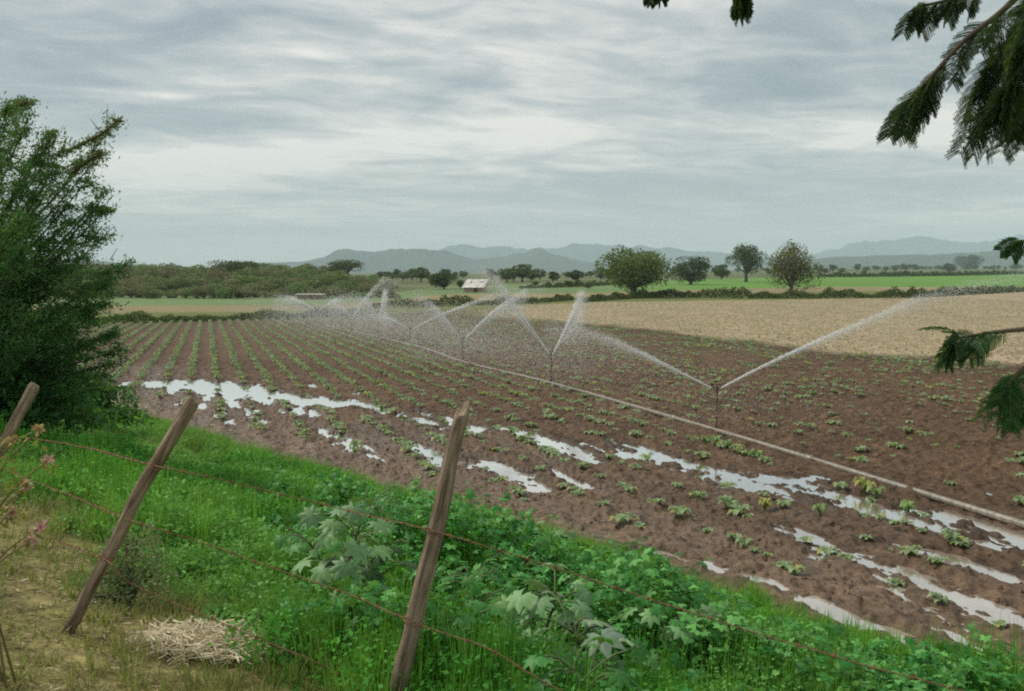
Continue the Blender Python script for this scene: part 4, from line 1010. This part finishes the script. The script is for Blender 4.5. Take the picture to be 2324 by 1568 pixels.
# straw pile --------------------------------------------------------
mb = MB(); rg = np.random.default_rng(901); c = hit(490, 1470)
for i in range(520):
    a = rg.uniform(0, 6.28); rr_ = rg.uniform(0, 1) ** .6; px, py = c[0] + math.cos(a) * rr_ * .36, c[1] + math.sin(a) * rr_ * .30
    L = rg.uniform(.08, .34); th = rg.normal(.0, .7) + (math.pi if rg.uniform() < .5 else 0); cv = rg.uniform(-2.6, 2.6)
    z0 = float(zbase(px, py)) + .04 + .06 * (1 - rr_ ** 2) * rg.uniform(0, 1); Q = []
    for tt in np.linspace(-.5, .5, 5):
        an = th + cv * tt; Q.append([px + math.cos(an) * L * tt, py + math.sin(an) * L * tt, z0 + .02 * rg.normal() * .4 + rg.uniform(-.02, .03) * tt * 2])
    k = rg.uniform(0, 1); add_tube(mb, Q, rg.uniform(.0022, .0050), 4, np.array([.55, .44, .26]) * (1 - k) + np.array([.90, .82, .62]) * k, caps=False)
tag(mb.build('straw_pile', M_STRAW), 'small heap of pale curled straw on the dry grass near the leaning post', 'straw pile')

# castor plants -----------------------------------------------------
def palmate(R, rg, lobes=8):
    k = lobes * 4; V = [[0, 0, 0]]
    for ring, fr in ((1, .5), (2, 1.0)):
        for i in range(k):
            a = -2.75 + 5.5 * i / (k - 1); ph = (i % 4) / 4.0
            lob = .5 + .5 * math.cos(2 * math.pi * ph)             # 1 at the lobe tip, 0 at the notch
            rad = R * ((.58 + .42 * lob ** 1.1) * (1 - .22 * abs(a) / 2.75)) * (fr if ring == 2 else .45 / (.58 + .42 * lob ** 1.1) if False else fr)
            z = -.30 * R * (rad / R) ** 2 + .07 * R * lob * (ring == 1) + rg.normal(0, .012 * R)
            V.append([math.cos(a) * rad, math.sin(a) * rad, z])
    F3 = [[0, 1 + i, 2 + i] for i in range(k - 1)]
    F4 = [[1 + i, 1 + k + i, 2 + k + i, 2 + i] for i in range(k - 1)]
    return np.array(V), F3, F4
from mathutils import Matrix, Euler
def castor(x, y, hgt, nl, R, seed, label, col=(.07, .25, .055)):
    nl = int(nl * 2.0); R *= .55; hgt *= .85
    rg = np.random.default_rng(seed); p = hit(x, y, hgt); g = float(zbase(p[0], p[1])); root = empty('castor_plant', (p[0], p[1], g)); tag(root, label, 'castor plant', 'castor plants among the weeds')
    H = hgt; sm = MB(); lf = MB(); top = np.array([rg.normal(0, .06), rg.normal(0, .06), H * .9])
    stem = smooth_path([(0, 0, -.05), (rg.normal(0, .03), rg.normal(0, .03), H * .5), top], 10); add_tube(sm, stem, np.linspace(.014, .007, 10), 6, (.17, .22, .11))
    for i in range(nl):
        t = rg.uniform(.35, 1.0); b = stem[min(9, int(t * 9.99))]; a = i * 2.4 + rg.normal(0, .3); ln = rg.uniform(.12, .30)
        e = b + np.array([math.cos(a) * ln, math.sin(a) * ln, ln * rg.uniform(.15, .7)])
        add_tube(sm, smooth_path([b, (b + e) / 2 + [0, 0, .04], e], 6), .0045, 4, (.22, .26, .14), caps=False)
        V, F3, F4 = palmate(R * rg.uniform(.7, 1.2) * (.6 + .5 * (1 - abs(t - .6))), rg, int(rg.integers(7, 9)))
        M = Euler((rg.normal(0, .35), rg.uniform(.05, .75), a)).to_matrix(); V = V @ np.array(M).T + e
        c_ = np.array(col) * rg.uniform(.75, 1.3) * np.array([1, 1, rg.uniform(.8, 1.1)])
        n0 = lf.n; lf.add(V, F3, c_); lf.f4.append(np.array(F4) + n0); lf.m4.append(np.zeros(len(F4), np.int32))
    sm.build('stem', M_LEAF, root, True); lf.build('foliage', M_BIGLEAF, root, True)
PALE_SHEEN = (.20, .37, .16)  # glossy sky reflection on the leaves is put into this paler green
castor(800, 1150, .95, 13, .19, 1001, 'tall castor plant with pale leaves, top left of the group behind the split post', PALE_SHEEN)
castor(858, 1128, .85, 9, .15, 1002, 'slender castor plant just above and right of the tall pale one')
castor(945, 1150, .75, 10, .15, 1003, 'castor plant touching the left side of the split post')
castor(1250, 1200, .7, 10, .17, 1004, 'castor plant with pale drooping leaves at the soil edge right of the split post', PALE_SHEEN)
castor(1085, 1300, .6, 9, .17, 1005, 'castor plant low beside the right of the split post under the top wire')
castor(1230, 1335, .65, 9, .22, 1006, 'castor plant with one wide flat pale leaf at the centre of the weeds', PALE_SHEEN)
castor(1320, 1400, .55, 7, .22, 1007, 'castor plant with a big whitish toothed leaf below the top wire', (.24, .34, .24))  # whitish sky sheen put into the leaf colour
castor(1430, 1235, .55, 9, .16, 1008, 'small castor plant on the crest of the weeds nearest the muddy margin')
castor(1140, 1180, .7, 9, .14, 1009, 'castor plant half hidden behind the top of the weeds right of the split post')
castor(1690, 1440, .5, 9, .17, 1010, 'castor plant under the top wire at the lower right', PALE_SHEEN)
castor(1655, 1360, .45, 8, .14, 1011, 'small bright castor plant above the wire at the lower right')
castor(1310, 1500, .45, 7, .16, 1012, 'castor plant at the bottom edge of the weeds')
castor(1540, 1290, .5, 8, .14, 1013, 'small castor plant in front of the pale mud margin')
castor(1500, 1410, .5, 8, .19, 1021, 'castor plant with pale leaves between the two lower right clumps below the top wire', PALE_SHEEN)
castor(1800, 1465, .4, 7, .17, 1022, 'rightmost castor plant, low by the top wire at the bottom right', PALE_SHEEN)
castor(1160, 1255, .6, 8, .18, 1023, 'castor plant just under the top wire close to the right of the split post')
castor(740, 1215, .6, 8, .17, 1025, 'leftmost castor plant, low in the green grass left of the tall pale one')
castor(1370, 1330, .5, 9, .18, 1026, 'castor plant above the top wire between the flat leafed one and the soil edge', PALE_SHEEN)
castor(1000, 1420, .4, 8, .17, 1024, 'low castor plant right beside the foot of the split post')
castor(850, 1255, .6, 9, .17, 1014, 'dark castor plant left of the split post beneath the tall pale one', (.06, .13, .05))

# lush broad leaved shrub under the tree on the left ------------------
def shrub(name, x, y, hgt, wid, n, leaf, seed, cA_, cB_, label, cat='shrub'):
    rg = np.random.default_rng(seed); p = hit(x, y, 0.05); g = float(zbase(p[0], p[1])); root = empty(name, (p[0], p[1], g)); tag(root, label, cat)
    a = rg.uniform(0, 6.28, n); u = rg.uniform(0, 1, n) ** .5; z = rg.uniform(.05, 1, n) ** .8
    lump = 1 + .45 * (vn(a * 1.6, z * 3, seed) - .5) * 2
    P_ = np.stack([np.cos(a) * u * wid * lump * (1 - .6 * z ** 2), np.sin(a) * u * wid * lump * (1 - .6 * z ** 2), z * hgt * lump], 1)
    V, F = leaf_quads(P_, leaf * rg.uniform(.6, 1.4, n), rg, .6); k = rg.uniform(0, 1, (n, 1)); lf = MB(); lf.add(V, F, np.repeat(np.array(cA_) * (1 - k) + np.array(cB_) * k, 4, 0)); lf.build('foliage', M_LEAF, root)
    st = MB()
    for i in range(14): q = P_[rg.integers(0, n)]; add_tube(st, smooth_path([(0, 0, -.05), q * [.4, .4, .5], q], 6), np.linspace(.02, .005, 6), 5, (.10, .09, .05), caps=False)
    st.build('stem', M_BARK, root, True); return root
shrub('leafy_shrub', 60, 985, 1.3, 1.3, 2600, .15, 1101, (.03, .11, .03), (.09, .26, .06), 'bright broad leaved shrub at the left edge below the dark tree')
shrub('leafy_shrub', 190, 968, .9, 1.2, 2600, .11, 1102, (.03, .10, .03), (.08, .20, .06), 'small leafed green shrub at the foot of the dark tree')
shrub('soft_bush', 290, 1345, .34, .30, 2600, .026, 1103, (.16, .21, .09), (.27, .32, .15), 'soft pale green weed bush beside the steeply leaning post', 'bush')

# flowering plant at the left edge ------------------------------------
rg = np.random.default_rng(1201); b3 = at(20, 1560, 3.9); g = float(zbase(b3[0], b3[1])); fl = empty('flowering_plant', (b3[0], b3[1], g)); tag(fl, 'straggly plant with pink flower heads at the left edge in front of the grey post', 'flowering plant')
sm, lf = MB(), MB(); heads = []
for (x, y, c_) in [(88, 975, (.62, .42, .26)), (108, 1045, (.72, .42, .38)), (60, 1103, (.55, .34, .26)), (26, 1160, (.58, .36, .30)), (92, 1195, (.78, .42, .48)), (70, 1225, (.70, .42, .40)), (30, 1000, (.45, .32, .14))]:
    e = at(x, y, 3.9 + rg.uniform(-.15, .15)) - np.array([b3[0], b3[1], g]); a0 = np.array([rg.normal(0, .04) - .03, rg.normal(0, .04), -.03]); m = e * [.35, .5, .75] + [-.12, 0, -.05]
    pth = smooth_path([a0, m, e], 14); add_tube(sm, pth, np.linspace(.006, .0028, 14), 5, (.26, .22, .10))
    for q in range(26):
        c0 = pth[rg.integers(4, 14)] + rg.normal(0, .022, 3); V, F = leaf_quads(c0[None], .05, rg, .35); lf.add(V, F, np.array([.15, .19, .05]) * rg.uniform(.6, 1.5) + np.array([.10, .02, 0]) * rg.uniform(0, 1))
    heads.append((e, c_))
sm.build('stem', M_LEAF, fl, True); lf.build('leaves', M_LEAF, fl)
for e, c_ in heads:
    hb = MB(); n = 46; d = norm(rg.normal(size=(n, 3))); V, F = leaf_quads(e + d * rg.uniform(.006, .03, (n, 1)), rg.uniform(.012, .026, n), rg, .7, dirs=d); hb.add(V, F, np.repeat(np.array(c_) * rg.uniform(.7, 1.2, (n, 1)), 4, 0)); hb.build('flower_head', M_LEAF, fl)

# ================================================================= the thorn tree on the left
def thorn_tree():
    rg = np.random.default_rng(1301); D = 14.0; base = np.array([-9.6, D + .3, float(zbase(-9.6, D + .3))])
    root = empty('thorn_tree', base); tag(root, 'large dark thorny tree with feathery foliage at the left edge', 'tree')
    wood, leaves = MB(), MB(); BK = (.085, .07, .045)
    add_tube(wood, smooth_path([(0, 0, -.3), (.1, 0, .7), (.35, .05, 1.5), (.4, 0, 2.6)], 12), np.linspace(.24, .13, 12), 10, BK)
    L = []
    def spray(path, n, wid, leaf, thick=1.0, c0=(.035, .11, .03), c1=(.10, .25, .05)):
        i = rg.integers(0, len(path), n); T = norm(np.gradient(path, axis=0))[i]; o = rg.normal(0, 1, (n, 3)) * wid * np.array([1.15, 1, .5])
        P_ = path[i] + o; dr = norm(T * .8 + rg.normal(0, .7, (n, 3)))
        V, F = leaf_quads(P_, leaf * rg.uniform(.6, 1.5, n), rg, .30, dirs=dr); k = rg.uniform(0, 1, (n, 1)); L.append((V, F, np.repeat((np.array(c0) * (1 - k) + np.array(c1) * k), 4, 0)))
    tips = []
    # outline tips seen against the sky and field (photo x, y)
    outl = [(22, 232), (62, 232), (66, 262), (110, 300), (150, 322), (265, 275), (232, 345), (185, 365), (205, 402), (238, 437), (240, 478), (222, 470), (236, 540), (228, 520), (290, 598), (262, 605), (250, 640), (245, 690), (205, 700), (262, 760), (282, 792),
            (262, 825), (240, 850), (215, 885), (170, 900), (225, 730), (120, 905), (150, 700), (180, 600), (150, 500), (120, 420), (90, 350), (40, 300)]
    for (x, y) in outl: tips.append((at(x, y, D + rg.uniform(-1.0, 1.0)) - base, 1))
    for i in range(135):
        x = rg.uniform(-420, 215); y = rg.uniform(240, 900); 
        if x > 40 + (y - 240) * .55 and y < 540: continue
        tips.append((at(x, y, D + rg.uniform(-2.3, 2.6)) - base, 0))
    for (e, isout) in tips:
        hgt = np.clip(.25 + e[2] * .38, .4, 2.5); st = np.array([.05 + .35 * min(1, hgt / 2.5), 0, hgt]) + rg.normal(0, .03, 3)
        mid = st + (e - st) * .55 + np.array([0, 0, -.10 * np.linalg.norm(e - st) + (.18 if e[2] < 2 else 0)])
        pth = smooth_path([st, mid, e], 22); Ln = np.linalg.norm(e - st)
        add_tube(wood, pth, np.linspace(.030, .006, 22), 5, BK, caps=False)
        tip = pth[9:]
        dark = 1.0
        spray(tip, 520 if isout else 620, .09 if isout else .18, .055, c0=(.02, .085, .03), c1=(.075, .21, .06))
        spray(pth[17:], 70, .05, .07)
        # side twigs, each with its own feathery foliage
        for q in range(13 if not isout else 9):
            j = rg.integers(7, 21); b = pth[j]; tdir = norm(pth[min(j + 1, 21)] - pth[j - 1]); sd = norm(tdir * .9 + rg.normal(0, .62, 3) + np.array([.12, 0, .10])); ln = rg.uniform(.22, .62) * (1.15 - j / 32)
            tp = smooth_path([b, b + sd * ln * .5 + [0, 0, .02], b + sd * ln + [0, 0, rg.normal(0, .06)]], 8); add_tube(wood, tp, np.linspace(.010, .003, 8), 4, BK, caps=False)
            spray(tp[1:], 80, .045, .055, c0=(.025, .09, .03), c1=(.08, .22, .06))
            if rg.uniform() < .18: add_tube(wood, [tp[-1], tp[-1] + sd * rg.uniform(.05, .16)], [.004, .0015], 4, BK, caps=False)
    # the three bare, sausage-like leafed shoots against the sky
    for P_ in ([(150, 345), (190, 325), (225, 308), (250, 288), (268, 272)], [(160, 395), (190, 372), (215, 358), (230, 345)], [(10, 260), (35, 240), (62, 232)], [(100, 340), (112, 318), (120, 300)], [(200, 470), (225, 480), (240, 475)]):
        q = smooth_path([at(x, y, D - .3) - base for x, y in P_], 26); add_tube(wood, q, np.linspace(.03, .010, 26), 5, BK); spray(q, 520, .048, .055, c0=(.07, .085, .03), c1=(.20, .19, .09))
    for P_ in ([(225, 296), (205, 270)], [(268, 272), (285, 278)], [(250, 590), (265, 565)], [(265, 605), (300, 600)], [(240, 530), (262, 512)], [(238, 475), (252, 470)], [(232, 520), (246, 528)]):
        q = np.array([at(x, y, D - .3) - base for x, y in P_]); add_tube(wood, q, [.008, .003], 4, BK)
    wood.build('trunk', M_BARK, root, True)
    m2 = MB()
    for V, F, c in L: m2.add(V, F, c)
    m2.build('crown', M_LEAF, root); print('thorn leaves', m2.n // 4)
thorn_tree()

# ================================================================= overhanging tree at the right
def overhang():
    rg = np.random.default_rng(1401); D = 2.3; base = np.array([3.0, 1.0, float(zbase(3.0, 1.0))])
    root = empty('overhanging_tree', base); tag(root, 'overhanging tree with dark feathery compound leaves hanging in from the right', 'tree')
    wood, twig, lv = MB(), MB(), MB(); BK = (.10, .08, .055)
    add_tube(wood, smooth_path([(0, 0, -.3), (-.05, 0, 1.0), (.05, .1, 2.0), (0, .2, 3.2)], 14), np.linspace(.13, .07, 14), 10, BK)
    def limb(px, Y_, r0=.012, r1=.003):
        P_ = smooth_path([at(x, y, Y_ if np.isscalar(Y_) else Y_[i]) - base for i, (x, y) in enumerate(px)], 30); add_tube(twig, P_, np.linspace(r0, r1, 30), 6, BK, caps=False); return P_
    def leafc(b, d, L, pin, npin=14, c=(.022, .05, .018)):  # default leaf colour is darkened to carry the backlit shade
        """twice-divided leaf: rachis, paired pinnae, rows of leaflets, hanging"""
        d = norm(d); g_ = np.array([0, 0, -1.]); pts_ = [b]; cur = d.copy()
        for i in range(10): cur = norm(cur + g_ * .10); pts_.append(pts_[-1] + cur * L / 10)
        R_ = np.array(pts_); add_tube(twig, R_, np.linspace(.0016, .0007, 11), 3, (.10, .13, .06), caps=False)
        T = norm(np.gradient(R_, axis=0)); side0 = norm(np.cross(T[5], rg.normal(size=3)))
        for i in range(npin):
            f = .15 + .85 * i / (npin - 1); k = min(10, int(f * 10)); p0 = R_[k]
            for sgn in (-1, 1):
                pd = norm(T[k] * .75 + sgn * side0 * .9 + rg.normal(0, .06, 3)); pl = 1.15 * pin * (1 - .35 * abs(f - .5)) * rg.uniform(.85, 1.1); m = 13
                s_ = np.linspace(.08, 1, m)[:, None]; Q = p0 + pd * pl * s_ + g_ * pl * .18 * s_ ** 2
                sd = norm(np.cross(pd, np.cross(side0, T[k])) + rg.normal(0, .1, 3))
                for s2 in (-1, 1):
                    dr = norm(pd * .65 + s2 * sd * .75 + g_ * .12); ll = .0062
                    nrm = norm(np.cross(dr, sd + .3 * rg.normal(size=3))); w_ = norm(np.cross(dr, nrm)) * ll * .2
                    b0 = Q; V = np.stack([b0, b0 + dr * ll * .5 + w_, b0 + dr * ll, b0 + dr * ll * .5 - w_], 1)
                    lv.add(V.reshape(-1, 3), np.arange(m * 4).reshape(m, 4), np.array(c) * rg.uniform(.7, 1.5))
    def dress(P_, a, b, n, L, pin, bias, c=(.022, .05, .018), spread=.5):
        T = norm(np.gradient(P_, axis=0))
        for i in range(n):
            k = int(rg.uniform(a, b) * 29.99); leafc(P_[k], T[k] * .7 + np.array(bias) + rg.normal(0, spread, 3), L * rg.uniform(.8, 1.2), pin * rg.uniform(.8, 1.2), c=c)
    down = (0, 0, -.7)
    T1 = limb([(2560, -260), (2400, -120), (2290, 10), (2190, 90), (2120, 165), (2065, 225)], D); dress(T1, .40, 1.0, 22, .115, .036, (-.5, 0, -.9), spread=.30)
    T2 = limb([(2560, -200), (2420, -60), (2330, 50), (2260, 130), (2215, 200)], D + .1); dress(T2, .40, 1, 20, .12, .04, (-.3, 0, -1.0), spread=.35)
    T3 = limb([(2600, -160), (2440, 0), (2350, 100), (2290, 190), (2240, 260)], D - .05); dress(T3, .35, 1, 24, .11, .04, (-.3, 0, -1.0), spread=.35)
    T4 = limb([(2600, -100), (2450, 60), (2370, 150), (2320, 230)], D + .05); dress(T4, .35, 1, 26, .12, .042, (-.2, 0, -1.0), spread=.35)
    T5 = limb([(2500, -300), (2330, -120), (2240, -40), (2150, 0), (2080, 15)], D + .15); dress(T5, .5, 1, 14, .07, .03, (-.5, 0, -.6), spread=.35)
    T6 = limb([(2450, -240), (2380, -60), (2330, 60)], D - .1); dress(T6, .35, 1, 30, .13, .042, (-.4, 0, -.8), spread=.5)
    T0 = limb([(2200, -420), (1950, -260), (1760, -110), (1690, -30)], D + .2, .01, .002); dress(T0, .93, 1, 14, .075, .026, (0, 0, -1.2), spread=.3)
    T00 = limb([(1950, -260), (1700, -140), (1560, -50), (1480, -30)], D + .25, .008, .002); dress(T00, .80, 1, 5, .045, .02, (0, 0, -1.0), spread=.3)
    gm = (.03, .085, .028)
    M1 = limb([(2650, 560), (2500, 690), (2400, 740), (2310, 748), (2240, 756), (2170, 768)], D); dress(M1, .5, 1.0, 13, .09, .03, (-.6, 0, -.6), c=gm, spread=.45)
    M2 = limb([(2650, 640), (2500, 760), (2400, 800), (2330, 830), (2290, 865)], D - .05); dress(M2, .55, 1, 10, .11, .034, (-.5, 0, -.7), c=(.035, .11, .03), spread=.55)
    M3 = limb([(2650, 560), (2480, 560), (2380, 555), (2315, 545)], D + .05, .008, .002); dress(M3, .88, 1, 4, .06, .02, (-.6, 0, -.6), c=gm, spread=.25)
    M4 = limb([(2650, 820), (2480, 900), (2380, 925), (2325, 935)], D, .008, .002); dress(M4, .9, 1, 7, .05, .02, (-.5, 0, -.3), c=gm, spread=.3)
    # carry every twig back to the trunk
    for q, z in ((T1, 3.0), (T3, 2.9), (T5, 3.15), (T0, 3.2), (T00, 3.2), (M1, 2.2), (M4, 1.7), (T6, 3.1)):
        s_ = np.array([0, .2, z]); add_tube(wood, smooth_path([s_, (s_ + q[0]) / 2 + [0, 0, .12], q[0]], 12), np.linspace(.035, .012, 12), 7, BK)
    wood.build('trunk', M_BARK, root, True); twig.build('branch', M_BARK, root, True); lv.build('foliage', M_LEAF, root); print('leaflets', lv.n // 4)
overhang()

# ================================================================= haze
m, nt = mat('pale_air')
pv = nn(nt, 'ShaderNodeVolumePrincipled', {'Color': (.72, .90, 1.0, 1), 'Density': 1.3e-4, 'Anisotropy': 0.0})
nn(nt, 'ShaderNodeOutputMaterial', {'Volume': pv.outputs[0]})
mb = MB(); add_box(mb, (0, 7000, 220), (32000, 15400, 680)); o = mb.build('haze', m); tag(o, kind='stuff')
